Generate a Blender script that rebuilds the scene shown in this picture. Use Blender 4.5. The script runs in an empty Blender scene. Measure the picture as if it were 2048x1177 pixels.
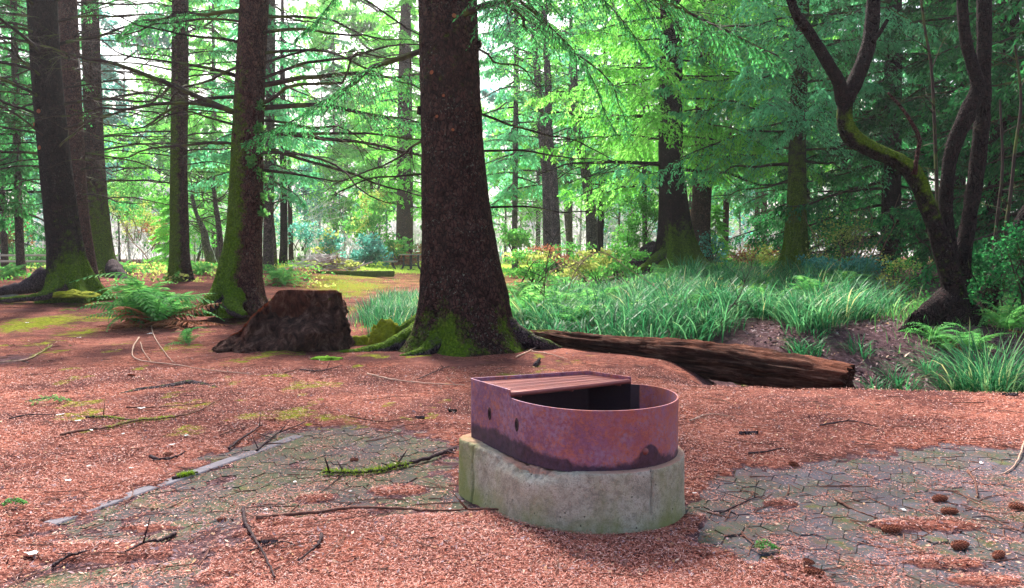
import bpy, math
import numpy as np
from mathutils import Vector, Matrix

# ------------------------------------------------------------------ camera, sky, sun, exposure
S = bpy.context.scene
COL = S.collection
CAM_H = 1.3
FPX = 1590.0
PITCH = math.atan(98.5 / FPX)
cd = bpy.data.cameras.new('camera')
cam = bpy.data.objects.new('camera', cd)
COL.objects.link(cam)
cam.location = (0, 0, CAM_H)
cam.rotation_euler = (math.pi / 2 - PITCH, 0, 0)
cd.sensor_width = 36
cd.lens = 36 * FPX / 2048
cd.clip_start = 0.05
cd.clip_end = 1500
S.camera = cam
SUN_EL, SUN_AZ = 48, -14          # azimuth from +Y (ahead of the camera) towards +X
w = bpy.data.worlds.new('World')
S.world = w
w.use_nodes = True
nt = w.node_tree
nt.nodes.clear()
sky = nt.nodes.new('ShaderNodeTexSky')
sky.sky_type = 'NISHITA'
sky.sun_disc = False
sky.sun_elevation = math.radians(SUN_EL)
sky.sun_rotation = math.radians(SUN_AZ)
sky.dust_density = 4.0
sky.air_density = 1.0
sky.ozone_density = 1.0
bg = nt.nodes.new('ShaderNodeBackground')
bg.inputs[1].default_value = 0.10
wo = nt.nodes.new('ShaderNodeOutputWorld')
nt.links.new(sky.outputs[0], bg.inputs[0])
nt.links.new(bg.outputs[0], wo.inputs[0])
sl = bpy.data.lights.new('sun', 'SUN')
sl.energy = 4.6
sl.angle = math.radians(10)
sl.color = (1.0, 0.95, 0.88)
so = bpy.data.objects.new('sun', sl)
COL.objects.link(so)
_e, _a = math.radians(SUN_EL), math.radians(SUN_AZ)
sdir = Vector((math.sin(_a) * math.cos(_e), math.cos(_a) * math.cos(_e), math.sin(_e)))
so.rotation_euler = sdir.to_track_quat('Z', 'Y').to_euler()
S.view_settings.view_transform = 'Standard'
S.view_settings.look = 'None'
S.view_settings.exposure = 1.80
S.view_settings.gamma = 1
S.view_settings.use_curve_mapping = False
S.render.engine = 'CYCLES'
S.cycles.use_denoising = True
S.cycles.denoiser = 'OPENIMAGEDENOISE'
S.cycles.max_bounces = 8
S.cycles.transparent_max_bounces = 8
S.cycles.diffuse_bounces = 4
S.cycles.use_adaptive_sampling = True
S.cycles.adaptive_threshold = 0.02
S.render.film_transparent = False

# ------------------------------------------------------------------ maths helpers
_F = np.array([0, math.cos(PITCH), -math.sin(PITCH)])
_U = np.array([0, math.sin(PITCH), math.cos(PITCH)])
_R = np.array([1.0, 0, 0])


def _ray(px, py):
    return _F + (px - 1024) / FPX * _R + (588.5 - py) / FPX * _U


def W(px, py, depth):
    """the point of the photograph's pixel that lies DEPTH metres ahead"""
    d = _ray(px, py)
    return np.array([0, 0, CAM_H]) + d * depth / d[1]


def sm(a, b, x):
    t = np.clip((np.asarray(x, float) - a) / (b - a), 0, 1)
    return t * t * (3 - 2 * t)


def _hash(ix, iy, iz):
    h = (ix.astype(np.int64) * 374761393 + iy.astype(np.int64) * 668265263 + iz.astype(np.int64) * 2147483647) & 0xffffffff
    h = ((h ^ (h >> 13)) * 1274126177) & 0xffffffff
    h = ((h ^ (h >> 16)) * 2246822519) & 0xffffffff
    return ((h ^ (h >> 15)) & 0xffff) / 65535.0


def vn(x, y, z=0.0):
    """value noise 0..1"""
    x, y, z = np.broadcast_arrays(np.asarray(x, float), np.asarray(y, float), np.asarray(z, float))
    ix, iy, iz = np.floor(x), np.floor(y), np.floor(z)
    fx, fy, fz = x - ix, y - iy, z - iz
    fx, fy, fz = fx * fx * (3 - 2 * fx), fy * fy * (3 - 2 * fy), fz * fz * (3 - 2 * fz)
    ix, iy, iz = ix.astype(np.int64), iy.astype(np.int64), iz.astype(np.int64)
    r = 0
    for a in (0, 1):
        for b in (0, 1):
            for c in (0, 1):
                wgt = (fx if a else 1 - fx) * (fy if b else 1 - fy) * (fz if c else 1 - fz)
                r = r + wgt * _hash(ix + a, iy + b, iz + c)
    return r


def fbm(x, y, z=0.0, o=4, g=0.5):
    r, a, s, t = 0, 1.0, 1.0, 0
    for i in range(o):
        r = r + a * vn(x * s + 17.3 * i, y * s - 9.1 * i, z * s + 3.7 * i)
        t += a
        a *= g
        s *= 2.03
    return r / t


def terr(x, y):
    x = np.asarray(x, float)
    y = np.asarray(y, float)
    z = 0.05 * (fbm(x * .35, y * .35, 1.0, 3) - .5) * sm(4, 9, y)
    z = z + .035 * (fbm(x * 2.1, y * 2.1, 2.0, 3) - .5) * sm(4.6, 8, np.hypot(x * .8, y))
    z = z + 0.30 * sm(3, 9, -x) * sm(11, 20, y) * (1 - sm(30, 60, y))
    z = z + 0.30 * sm(1.2, 4.5, x) * sm(11, 22, y) * (1 - sm(40, 70, y))
    edge = 7.08 - .1 * (x - 2) + .12 * (fbm(x * 1.3, y * .1, 5, 2) - .5)
    gul = sm(1.15, 2.5, x - .25 * (y - 7.2)) * sm(0, .75, y - edge) * (1 - sm(8.7, 10.6, y))
    z = z - 0.50 * gul
    z = z + 0.22 * sm(1.5, 3.2, x) * sm(8.8, 10.8, y)
    # hollow behind the log
    z = z - .22 * np.exp(-(((x - 2.6) / .9) ** 2 + ((y - 10.3) / .7) ** 2))
    # the wooded slope that closes the view
    z = z + 0.24 * np.clip(y - 78, 0, 400) * sm(78, 120, y)
    z = z + 1.5 * (fbm(x * .03, y * .03, 7, 3) - .5) * sm(60, 120, y)
    return z


def G(px, py):
    """the ground point seen at the photograph's pixel"""
    d = _ray(px, py)
    o = np.array([0, 0, CAM_H])
    ts = np.geomspace(2, 300, 700)
    pp = o + d * ts[:, None]
    k = np.argmax(pp[:, 2] <= terr(pp[:, 0], pp[:, 1]))
    ts = np.linspace(ts[max(k - 1, 0)], ts[k], 40)
    pp = o + d * ts[:, None]
    hit = pp[:, 2] <= terr(pp[:, 0], pp[:, 1])
    p = pp[np.argmax(hit)] if hit.any() else pp[-1]
    p[2] = float(terr(p[0], p[1]))
    return p


# ------------------------------------------------------------------ mesh helpers
class Geo:
    def __init__(s):
        s.v, s.q, s.t, s.n = [], [], [], 0
        s.a, s.b, s.qm, s.tm = [], [], [], []

    def add(s, V, Q=None, T=None, a=0.5, b=0.0, m=0):
        V = np.asarray(V, float).reshape(-1, 3)
        k = len(V)
        s.v.append(V)
        s.a.append(np.broadcast_to(np.asarray(a, float), (k,)))
        s.b.append(np.broadcast_to(np.asarray(b, float), (k,)))
        if Q is not None and len(Q):
            s.q.append(np.asarray(Q, np.int64) + s.n)
            s.qm.append(np.full(len(Q), m))
        if T is not None and len(T):
            s.t.append(np.asarray(T, np.int64) + s.n)
            s.tm.append(np.full(len(T), m))
        s.n += k

    def mesh(s, name, mats, smooth=False):
        me = bpy.data.meshes.new(name)
        V = np.concatenate(s.v) if s.v else np.zeros((0, 3))
        Q = np.concatenate(s.q) if s.q else np.zeros((0, 4), np.int64)
        T = np.concatenate(s.t) if s.t else np.zeros((0, 3), np.int64)
        me.vertices.add(len(V))
        me.vertices.foreach_set('co', V.astype(np.float32).ravel())
        nl = Q.size + T.size
        me.loops.add(nl)
        me.loops.foreach_set('vertex_index', np.concatenate([Q.ravel(), T.ravel()]).astype(np.int32))
        npoly = len(Q) + len(T)
        me.polygons.add(npoly)
        st = np.concatenate([np.arange(len(Q)) * 4, Q.size + np.arange(len(T)) * 3]).astype(np.int32)
        me.polygons.foreach_set('loop_start', st)
        me.polygons.foreach_set('use_smooth', np.full(npoly, smooth))
        mi = np.concatenate([np.concatenate(s.qm) if s.qm else np.zeros(0), np.concatenate(s.tm) if s.tm else np.zeros(0)])
        me.polygons.foreach_set('material_index', mi.astype(np.int32))
        me.update(calc_edges=True)
        for nm, arr in (('rnd', s.a), ('amt', s.b)):
            at = me.attributes.new(nm, 'FLOAT', 'POINT')
            at.data.foreach_set('value', np.concatenate(arr).astype(np.float32))
        for m in (mats if isinstance(mats, (list, tuple)) else [mats]):
            me.materials.append(m)
        return me

    def obj(s, name, mats, parent=None, smooth=False):
        return link(name, s.mesh(name, mats, smooth), parent)


def link(name, me, parent=None):
    o = bpy.data.objects.new(name, me)
    COL.objects.link(o)
    if parent is not None:
        o.parent = parent
    return o


def tag(o, label=None, cat=None, group=None, kind=None):
    if label:
        o['label'] = label
    if cat:
        o['category'] = cat
    if group:
        o['group'] = group
    if kind:
        o['kind'] = kind
    return o


def empty(name, loc, rz=0.0, label=None, cat=None, group=None, kind=None):
    o = bpy.data.objects.new(name, None)
    COL.objects.link(o)
    o.location = tuple(float(c) for c in loc)
    o.rotation_euler = (0, 0, rz)
    o.empty_display_size = .1
    return tag(o, label, cat, group, kind)


def norm(a):
    return a / np.maximum(np.linalg.norm(a, axis=-1, keepdims=True), 1e-9)


def tubes(P, Rr, sides=4, cap=False):
    """P (n,k,3), Rr (n,k): n tubes at once -> V, Q, T"""
    P = np.asarray(P, float)
    Rr = np.asarray(Rr, float)
    if P.ndim == 2:
        P, Rr = P[None], Rr[None]
    n, k, _ = P.shape
    T = np.gradient(P, axis=1)
    T = norm(T)
    m = norm(P[:, -1] - P[:, 0])
    ref = np.where(np.abs(m[:, 2:3]) > .8, np.array([[1.0, 0, 0]]), np.array([[0, 0, 1.0]]))[:, None, :]
    A = norm(np.cross(T, ref))
    B = np.cross(T, A)
    th = np.arange(sides) / sides * 2 * np.pi
    V = P[:, :, None, :] + Rr[:, :, None, None] * (A[:, :, None, :] * np.cos(th)[None, None, :, None] + B[:, :, None, :] * np.sin(th)[None, None, :, None])
    i = np.arange(n)[:, None, None] * (k * sides)
    j = np.arange(k - 1)[None, :, None] * sides
    c = np.arange(sides)[None, None, :]
    c2 = (c + 1) % sides
    Q = np.stack([i + j + c, i + j + c2, i + j + sides + c2, i + j + sides + c], -1).reshape(-1, 4)
    Tt = None
    V = V.reshape(-1, 3)
    if cap:
        cs = np.concatenate([P[:, 0], P[:, -1]])
        b = len(V)
        V = np.concatenate([V, cs])
        tt = []
        for q in range(n):
            for s_ in range(sides):
                s2 = (s_ + 1) % sides
                tt.append((q * k * sides + s2, q * k * sides + s_, b + q))
                e = q * k * sides + (k - 1) * sides
                tt.append((e + s_, e + s2, b + n + q))
        Tt = np.array(tt)
    return V, Q, Tt


def crom(pts, n):
    """smooth curve through points"""
    pts = np.asarray(pts, float)
    d = np.r_[0, np.cumsum(np.linalg.norm(np.diff(pts[:, :3], axis=0), axis=1))]
    P = np.vstack([2 * pts[0] - pts[1], pts, 2 * pts[-1] - pts[-2]])
    out = []
    for t in np.linspace(0, d[-1], n):
        i = min(np.searchsorted(d, t, 'right') - 1, len(pts) - 2)
        u = (t - d[i]) / max(d[i + 1] - d[i], 1e-9)
        p0, p1, p2, p3 = P[i], P[i + 1], P[i + 2], P[i + 3]
        out.append(.5 * (2 * p1 + (p2 - p0) * u + (2 * p0 - 5 * p1 + 4 * p2 - p3) * u * u + (3 * p1 - p0 - 3 * p2 + p3) * u ** 3))
    return np.array(out)


def box_geo(g, c, s, rot=0.0, a=.5, bev=0.0):
    x, y, z = np.array(s) / 2
    if bev:
        V = []
        for (zz, k) in ((-z, bev), (-z + bev, 0), (z - bev, 0), (z, bev)):
            V += [(-x + k, -y + k, zz), (x - k, -y + k, zz), (x - k, y - k, zz), (-x + k, y - k, zz)]
        Q = [(3, 2, 1, 0), (12, 13, 14, 15)]
        for l in range(3):
            for i in range(4):
                j = (i + 1) % 4
                Q.append((l * 4 + i, l * 4 + j, l * 4 + 4 + j, l * 4 + 4 + i))
    else:
        V = [(-x, -y, -z), (x, -y, -z), (x, y, -z), (-x, y, -z), (-x, -y, z), (x, -y, z), (x, y, z), (-x, y, z)]
        Q = [(3, 2, 1, 0), (4, 5, 6, 7), (0, 1, 5, 4), (1, 2, 6, 5), (2, 3, 7, 6), (3, 0, 4, 7)]
    V = np.array(V, float)
    cr, sr = math.cos(rot), math.sin(rot)
    V = np.stack([V[:, 0] * cr - V[:, 1] * sr, V[:, 0] * sr + V[:, 1] * cr, V[:, 2]], 1) + np.array(c, float)
    g.add(V, Q, a=a)


# ------------------------------------------------------------------ materials
class NT:
    def __init__(s, name):
        s.m = bpy.data.materials.new(name)
        s.m.use_nodes = True
        s.t = s.m.node_tree
        s.t.nodes.clear()
        s.out = s.n('ShaderNodeOutputMaterial')

    def n(s, typ, **kw):
        nd = s.t.nodes.new(typ)
        for k, v in kw.items():
            setattr(nd, k, v)
        return nd

    def l(s, a, b):
        s.t.links.new(a, b)

    def put(s, sock, v):
        if isinstance(v, bpy.types.NodeSocket):
            s.l(v, sock)
        elif isinstance(v, (tuple, list)) and len(v) == 3 and sock.type == 'RGBA':
            sock.default_value = (*v, 1)
        else:
            sock.default_value = v

    def attr(s, name='rnd'):
        return s.n('ShaderNodeAttribute', attribute_name=name).outputs['Fac']

    def pos(s, obj=False, scale=None):
        o = s.n('ShaderNodeTexCoord').outputs['Object'] if obj else s.n('ShaderNodeNewGeometry').outputs['Position']
        if scale is not None:
            m = s.n('ShaderNodeMapping')
            s.l(o, m.inputs[0])
            m.inputs['Scale'].default_value = scale
            o = m.outputs[0]
        return o

    def noise(s, vec, scale, detail=4, rough=.55, dist=0.0):
        nd = s.n('ShaderNodeTexNoise')
        s.l(vec, nd.inputs['Vector'])
        nd.inputs['Scale'].default_value = scale
        nd.inputs['Detail'].default_value = detail
        nd.inputs['Roughness'].default_value = rough
        nd.inputs['Distortion'].default_value = dist
        return nd.outputs[0]

    def voro(s, vec, scale, feature='F1', out=0, rand=1.0):
        nd = s.n('ShaderNodeTexVoronoi', feature=feature)
        s.l(vec, nd.inputs['Vector'])
        nd.inputs['Scale'].default_value = scale
        nd.inputs['Randomness'].default_value = rand
        return nd.outputs[out]

    def ramp(s, fac, stops, interp='LINEAR'):
        nd = s.n('ShaderNodeValToRGB')
        nd.color_ramp.interpolation = interp
        e = nd.color_ramp.elements
        while len(e) > len(stops):
            e.remove(e[-1])
        while len(e) < len(stops):
            e.new(0.5)
        for i, (p, c) in enumerate(stops):
            e[i].position = p
            e[i].color = (c, c, c, 1) if isinstance(c, (int, float)) else (*c, 1)
        s.l(fac, nd.inputs[0])
        return nd.outputs[0]

    def mix(s, f, a, b, mode='MIX'):
        nd = s.n('ShaderNodeMix', data_type='RGBA', blend_type=mode)
        s.put(nd.inputs[0], f)
        s.put(nd.inputs[6], a)
        s.put(nd.inputs[7], b)
        return nd.outputs[2]

    def math(s, op, a, b=0.5, clamp=False):
        nd = s.n('ShaderNodeMath', operation=op, use_clamp=clamp)
        s.put(nd.inputs[0], a)
        s.put(nd.inputs[1], b)
        return nd.outputs[0]

    def bump(s, h, strength=.5, dist=.02, normal=None):
        nd = s.n('ShaderNodeBump')
        nd.inputs['Strength'].default_value = strength
        nd.inputs['Distance'].default_value = dist
        s.l(h, nd.inputs['Height'])
        if normal is not None:
            s.l(normal, nd.inputs['Normal'])
        return nd.outputs[0]

    def bsdf(s, col, rough=.8, spec=.3, metal=0.0, normal=None, trans=None, transw=0.4):
        p = s.n('ShaderNodeBsdfPrincipled')
        s.put(p.inputs['Base Color'], col)
        s.put(p.inputs['Roughness'], rough)
        s.put(p.inputs['Specular IOR Level'], spec)
        s.put(p.inputs['Metallic'], metal)
        if normal is not None:
            s.l(normal, p.inputs['Normal'])
        o = p.outputs[0]
        if trans is not None:
            t = s.n('ShaderNodeBsdfTranslucent')
            s.put(t.inputs[0], trans)
            mx = s.n('ShaderNodeMixShader')
            mx.inputs[0].default_value = transw
            s.l(o, mx.inputs[1])
            s.l(t.outputs[0], mx.inputs[2])
            o = mx.outputs[0]
        s.l(o, s.out.inputs[0])
        return s.m


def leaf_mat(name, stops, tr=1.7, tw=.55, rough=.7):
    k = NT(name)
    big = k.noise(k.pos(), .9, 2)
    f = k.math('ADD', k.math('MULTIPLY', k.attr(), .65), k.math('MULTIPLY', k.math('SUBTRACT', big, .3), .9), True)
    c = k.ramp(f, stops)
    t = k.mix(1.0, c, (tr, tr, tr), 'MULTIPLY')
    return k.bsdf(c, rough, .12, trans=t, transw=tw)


M = {}
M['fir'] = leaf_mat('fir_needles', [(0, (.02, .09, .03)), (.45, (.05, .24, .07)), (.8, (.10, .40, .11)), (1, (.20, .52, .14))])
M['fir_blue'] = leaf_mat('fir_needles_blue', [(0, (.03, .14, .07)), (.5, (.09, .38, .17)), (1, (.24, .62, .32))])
M['fir_bright'] = leaf_mat('fir_needles_bright', [(0, (.06, .24, .03)), (.5, (.17, .52, .08)), (1, (.40, .70, .16))], tr=1.6, tw=.58)
M['fir_shaded'] = leaf_mat('fir_needles_shaded', [(0, (.005, .034, .012)), (.5, (.018, .14, .04)), (1, (.10, .46, .11))], tw=.42)  # shaded copy of the fir green: canopy shade is put into the colour
M['leaf_green'] = leaf_mat('broadleaf_green', [(0, (.03, .13, .02)), (.5, (.09, .32, .06)), (.9, (.26, .48, .10)), (1, (.55, .42, .06))], tw=.5)
M['leaf_teal'] = leaf_mat('broadleaf_teal', [(0, (.02, .10, .08)), (.5, (.06, .25, .20)), (1, (.22, .46, .40))])
M['leaf_yellow'] = leaf_mat('broadleaf_yellow', [(0, (.12, .20, .04)), (.5, (.34, .38, .09)), (1, (.60, .52, .20))], tw=.5)
M['fern'] = leaf_mat('fern_green', [(0, (.025, .12, .03)), (.5, (.085, .29, .07)), (1, (.27, .50, .12))], tw=.4)
M['fern_dead'] = leaf_mat('fern_brown', [(0, (.14, .05, .025)), (.6, (.36, .14, .07)), (1, (.50, .25, .12))], tw=.25)
M['sedge'] = leaf_mat('sedge_blades', [(0, (.008, .050, .018)), (.5, (.028, .15, .055)), (.82, (.12, .31, .12)), (1, (.46, .38, .17))], tw=.4, rough=.45)
M['lawn'] = leaf_mat('lawn_blades', [(0, (.20, .36, .04)), (1, (.46, .60, .10))], tw=.4)


def bark_mat(name, dark, mid, lite, moss_bias=0.0, sc=1.0, lichen=.35):
    k = NT(name)
    p = k.pos(True)
    wn = k.n('ShaderNodeTexNoise')
    k.l(p, wn.inputs['Vector'])
    wn.inputs['Scale'].default_value = 7
    wn.inputs['Detail'].default_value = 4
    wm = k.n('ShaderNodeVectorMath', operation='MULTIPLY_ADD')
    k.l(wn.outputs[1], wm.inputs[0])
    wm.inputs[1].default_value = (.14, .14, .20)
    k.l(p, wm.inputs[2])
    wp_ = k.n('ShaderNodeMapping')
    k.l(wm.outputs[0], wp_.inputs[0])
    wp_.inputs['Scale'].default_value = (1, 1, .55)
    ps = wp_.outputs[0]
    v = k.voro(ps, 26 * sc, 'DISTANCE_TO_EDGE')
    v2 = k.voro(ps, 26 * sc, 'F1', 1)
    pl = k.ramp(v, [(0, 0.0), (.12, .75), (.4, 1.0)])
    nz = k.noise(p, 9 * sc, 6, .65)
    col = k.ramp(nz, [(.25, dark), (.52, mid), (.78, lite)])
    big = k.noise(p, 1.7, 3, .5)
    col = k.mix(k.math('MULTIPLY', k.ramp(big, [(.4, 0.0), (.65, 1.0)]), .5), col, (dark[0] * 1.9, dark[1] * 1.2, dark[2] * 1.1))
    vs = k.n('ShaderNodeSeparateColor')
    k.l(v2, vs.inputs[0])
    col = k.mix(k.math('MULTIPLY', vs.outputs[0], .55), col, (lite[0] * 1.1, lite[1] * .9, lite[2] * .85))
    col = k.mix(pl, (dark[0] * .35, dark[1] * .35, dark[2] * .4), col)
    # pale lichen flecks
    fl = k.noise(p, 38 * sc, 3, .7)
    lb = k.noise(p, 2.3, 2, .5)
    flk = k.math('MULTIPLY', k.ramp(fl, [(.60, 0.0), (.68, 1.0)]), k.ramp(lb, [(.42, 0.0), (.62, 1.0)]))
    col = k.mix(k.math('MULTIPLY', flk, lichen), col, (.36, .42, .34))
    # moss where the amt attribute says
    mn = k.noise(p, 8, 9, .82)
    mf = k.math('ADD', k.math('ADD', k.attr('amt'), moss_bias), k.math('MULTIPLY', k.math('SUBTRACT', mn, .5), 1.7))
    mf = k.ramp(mf, [(.36, 0.0), (.60, .95)])
    mc = k.ramp(k.noise(p, 30, 4, .7), [(.3, (.03, .06, .005)), (.55, (.10, .19, .008)), (.75, (.24, .34, .02))])
    col = k.mix(mf, col, mc)
    h = k.math('ADD', k.math('MULTIPLY', pl, .7), nz)
    h = k.math('ADD', h, k.math('MULTIPLY', k.noise(p, 60, 4, .7), .5))
    return k.bsdf(col, k.math('SUBTRACT', .95, k.math('MULTIPLY', vs.outputs[1], .2)), .05, normal=k.bump(h, 1.0, .04))


M['bark'] = bark_mat('bark_brown', (.014, .008, .009), (.052, .026, .022), (.16, .09, .075), lichen=.6)
M['bark_dark'] = bark_mat('bark_dark', (.006, .004, .006), (.018, .010, .012), (.050, .031, .031), lichen=.25)
M['bark_red'] = bark_mat('bark_reddish', (.03, .012, .012), (.095, .040, .034), (.20, .12, .10), lichen=.6)
M['bark_grey'] = bark_mat('bark_grey', (.03, .03, .035), (.12, .10, .11), (.30, .27, .27), sc=.7)
M['bark_mossy'] = bark_mat('bark_mossy', (.010, .009, .005), (.035, .028, .012), (.08, .06, .035), moss_bias=.36)


def twig_mat(name, a, b, moss=.5):
    k = NT(name)
    p = k.pos()
    c = k.ramp(k.attr(), [(0, a), (1, b)])
    c = k.mix(k.math('MULTIPLY', k.ramp(k.noise(p, 2.4, 4, .6), [(.5, 0.0), (.62, 1.0)]), moss), c, (.10, .15, .02))
    return k.bsdf(c, .85, .2)


M['twig'] = twig_mat('twig_brown', (.018, .011, .010), (.075, .048, .038), .65)
M['twig_pale'] = twig_mat('twig_pale', (.45, .40, .41), (.80, .75, .76), .1)
M['twig_tan'] = twig_mat('twig_tan', (.16, .08, .055), (.42, .27, .19), .25)


def ground_mat():
    k = NT('forest_floor')
    p = k.pos()
    pw = k.n('ShaderNodeVectorMath', operation='MULTIPLY_ADD')
    nn = k.n('ShaderNodeTexNoise')
    k.l(p, nn.inputs['Vector'])
    nn.inputs['Scale'].default_value = 14
    k.l(nn.outputs[1], pw.inputs[0])
    pw.inputs[1].default_value = (.06, .06, .06)
    k.l(p, pw.inputs[2])
    wv = pw.outputs[0]
    # needle cells in two directions
    m1 = k.n('ShaderNodeMapping')
    k.l(wv, m1.inputs[0])
    m1.inputs['Rotation'].default_value = (0, 0, .5)
    m1.inputs['Scale'].default_value = (1, 4.2, 1)
    m2 = k.n('ShaderNodeMapping')
    k.l(wv, m2.inputs[0])
    m2.inputs['Rotation'].default_value = (0, 0, -.9)
    m2.inputs['Scale'].default_value = (1, 3.6, 1)
    c1 = k.voro(m1.outputs[0], 34, 'F1', 1)
    c2 = k.voro(m2.outputs[0], 27, 'F1', 1)
    s1 = k.n('ShaderNodeSeparateColor')
    s2 = k.n('ShaderNodeSeparateColor')
    k.l(c1, s1.inputs[0])
    k.l(c2, s2.inputs[0])
    pal = [(0, (.025, .009, .010)), (.26, (.12, .038, .032)), (.5, (.31, .095, .064)), (.78, (.50, .175, .115)), (1, (.60, .32, .25))]
    n1 = k.ramp(s1.outputs[0], pal)
    n2 = k.ramp(s2.outputs[1], pal)
    needle = k.mix(k.ramp(k.noise(p, 45, 2), [(.45, 0.0), (.55, 1.0)]), n1, n2)
    big = k.noise(p, 1.1, 4, .6)
    needle = k.mix(k.ramp(big, [(.38, 0.0), (.60, .85)]), needle, (.085, .036, .036))
    needle = k.mix(k.ramp(k.noise(p, .8, 5, .7), [(.50, 0.0), (.70, .5)]), needle, (.50, .20, .15))
    med = k.noise(p, 7, 4, .65)
    needle = k.mix(k.math('MULTIPLY', k.ramp(med, [(.52, 0.0), (.68, 1.0)]), .5), needle, (.085, .035, .035))
    # bare damp soil
    soil = k.ramp(k.noise(p, 16, 6, .7), [(.3, (.055, .030, .032)), (.55, (.15, .085, .092)), (.75, (.29, .19, .21))])
    an = k.attr('rnd')      # 0 needles .. 1 soil
    ed = k.math('ADD', an, k.math('MULTIPLY', k.math('SUBTRACT', k.noise(p, 9, 5, .7), .5), .9))
    col = k.mix(k.ramp(ed, [(.42, 0.0), (.6, 1.0)]), needle, soil)
    moss = k.ramp(k.noise(p, 22, 5, .75), [(.28, (.05, .055, .01)), (.5, (.21, .24, .02)), (.72, (.44, .44, .05))])
    am = k.attr('amt')
    em = k.math('ADD', am, k.math('MULTIPLY', k.math('SUBTRACT', k.noise(p, 4.5, 8, .82), .5), 2.3))
    col = k.mix(k.ramp(em, [(.50, 0.0), (.78, 1.0)]), col, moss)
    lw = k.ramp(k.noise(p, 3, 5, .7), [(.3, (.20, .34, .03)), (.7, (.48, .58, .10))])
    al = k.attr('lawn')
    col = k.mix(k.ramp(k.math('ADD', al, k.math('MULTIPLY', k.math('SUBTRACT', k.noise(p, 1.2, 3), .5), .5)), [(.45, 0.0), (.55, 1.0)]), col, lw)
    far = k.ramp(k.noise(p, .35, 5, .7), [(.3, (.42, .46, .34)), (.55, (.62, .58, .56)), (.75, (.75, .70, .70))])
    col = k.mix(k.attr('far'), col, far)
    h = k.math('ADD', k.math('MULTIPLY', s1.outputs[0], .5), k.noise(p, 55, 5, .75))
    h = k.math('ADD', h, k.math('MULTIPLY', med, 1.2))
    return k.bsdf(col, 1.0, .02, normal=k.bump(h, 1.0, .03))


M['ground'] = ground_mat()


def simple(name, c0, c1, sc=20, rough=.8, bump=.4, dist=.01, c2=None, spec=.1, obj=False):
    k = NT(name)
    p = k.pos(obj)
    n_ = k.noise(p, sc, 6, .65)
    c = k.ramp(n_, [(.3, c0), (.55 if c2 else .7, c1)] + ([(.75, c2)] if c2 else []))
    r = k.math('MULTIPLY', k.attr(), .8)
    c = k.mix(r, c, tuple(min(1, 1.25 * v) for v in c1))
    return k.bsdf(c, rough, spec, normal=k.bump(n_, bump, dist))


def paver_mat(name='paver_stone', dk=1.0, mo=0.0):
    k = NT(name)
    p = k.pos()
    r = k.n('ShaderNodeObjectInfo').outputs['Random']
    base = k.ramp(k.math('ADD', k.math('MULTIPLY', r, .5), k.math('MULTIPLY', k.attr(), .5)), [(0, (.045, .046, .055)), (.5, (.078, .076, .10)), (1, (.13, .125, .17))])
    n_ = k.noise(p, 90, 4, .7)
    base = k.mix(1.0, base, (dk, dk * .97, dk * .92), 'MULTIPLY')
    base = k.mix(k.ramp(n_, [(.3, .45), (.6, 0.0)]), base, (.04, .035, .035))
    g = k.math('ADD', k.math('ADD', k.noise(p, 2.6, 5, .7), mo), k.math('MULTIPLY', k.math('SUBTRACT', r, .5), .18))
    base = k.mix(k.ramp(g, [(.44, 0.0), (.64, .8)]), base, (.045, .060, .022))
    base = k.mix(k.ramp(k.noise(p, 3.7, 4, .6), [(.6, 0.0), (.7, .75)]), base, (.075, .09, .014))
    base = k.mix(k.ramp(k.noise(p, 4.2, 5, .7), [(.48, 0.0), (.68, .6)]), base, (.085, .050, .050))
    base = k.mix(k.ramp(k.noise(p, 60, 4, .75), [(.55, 0.0), (.64, .7)]), base, (.24, .080, .055))
    return k.bsdf(base, .8, .12, normal=k.bump(n_, .45, .006))


M['paver'] = paver_mat()
M['paver_old'] = paver_mat('paver_stone_mossy', .50, .07)
M['edging'] = simple('edging_concrete', (.07, .065, .075), (.16, .145, .165), 30, .8, .4, .006)


def litter_mat(name, stops, rough=.7):
    k = NT(name)
    return k.bsdf(k.ramp(k.attr(), stops), rough, .15)


M['needles'] = litter_mat('fallen_needles', [(0, (.10, .025, .025)), (.3, (.33, .095, .065)), (.58, (.58, .205, .14)), (.82, (.74, .38, .30)), (1, (.85, .66, .60))])


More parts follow.
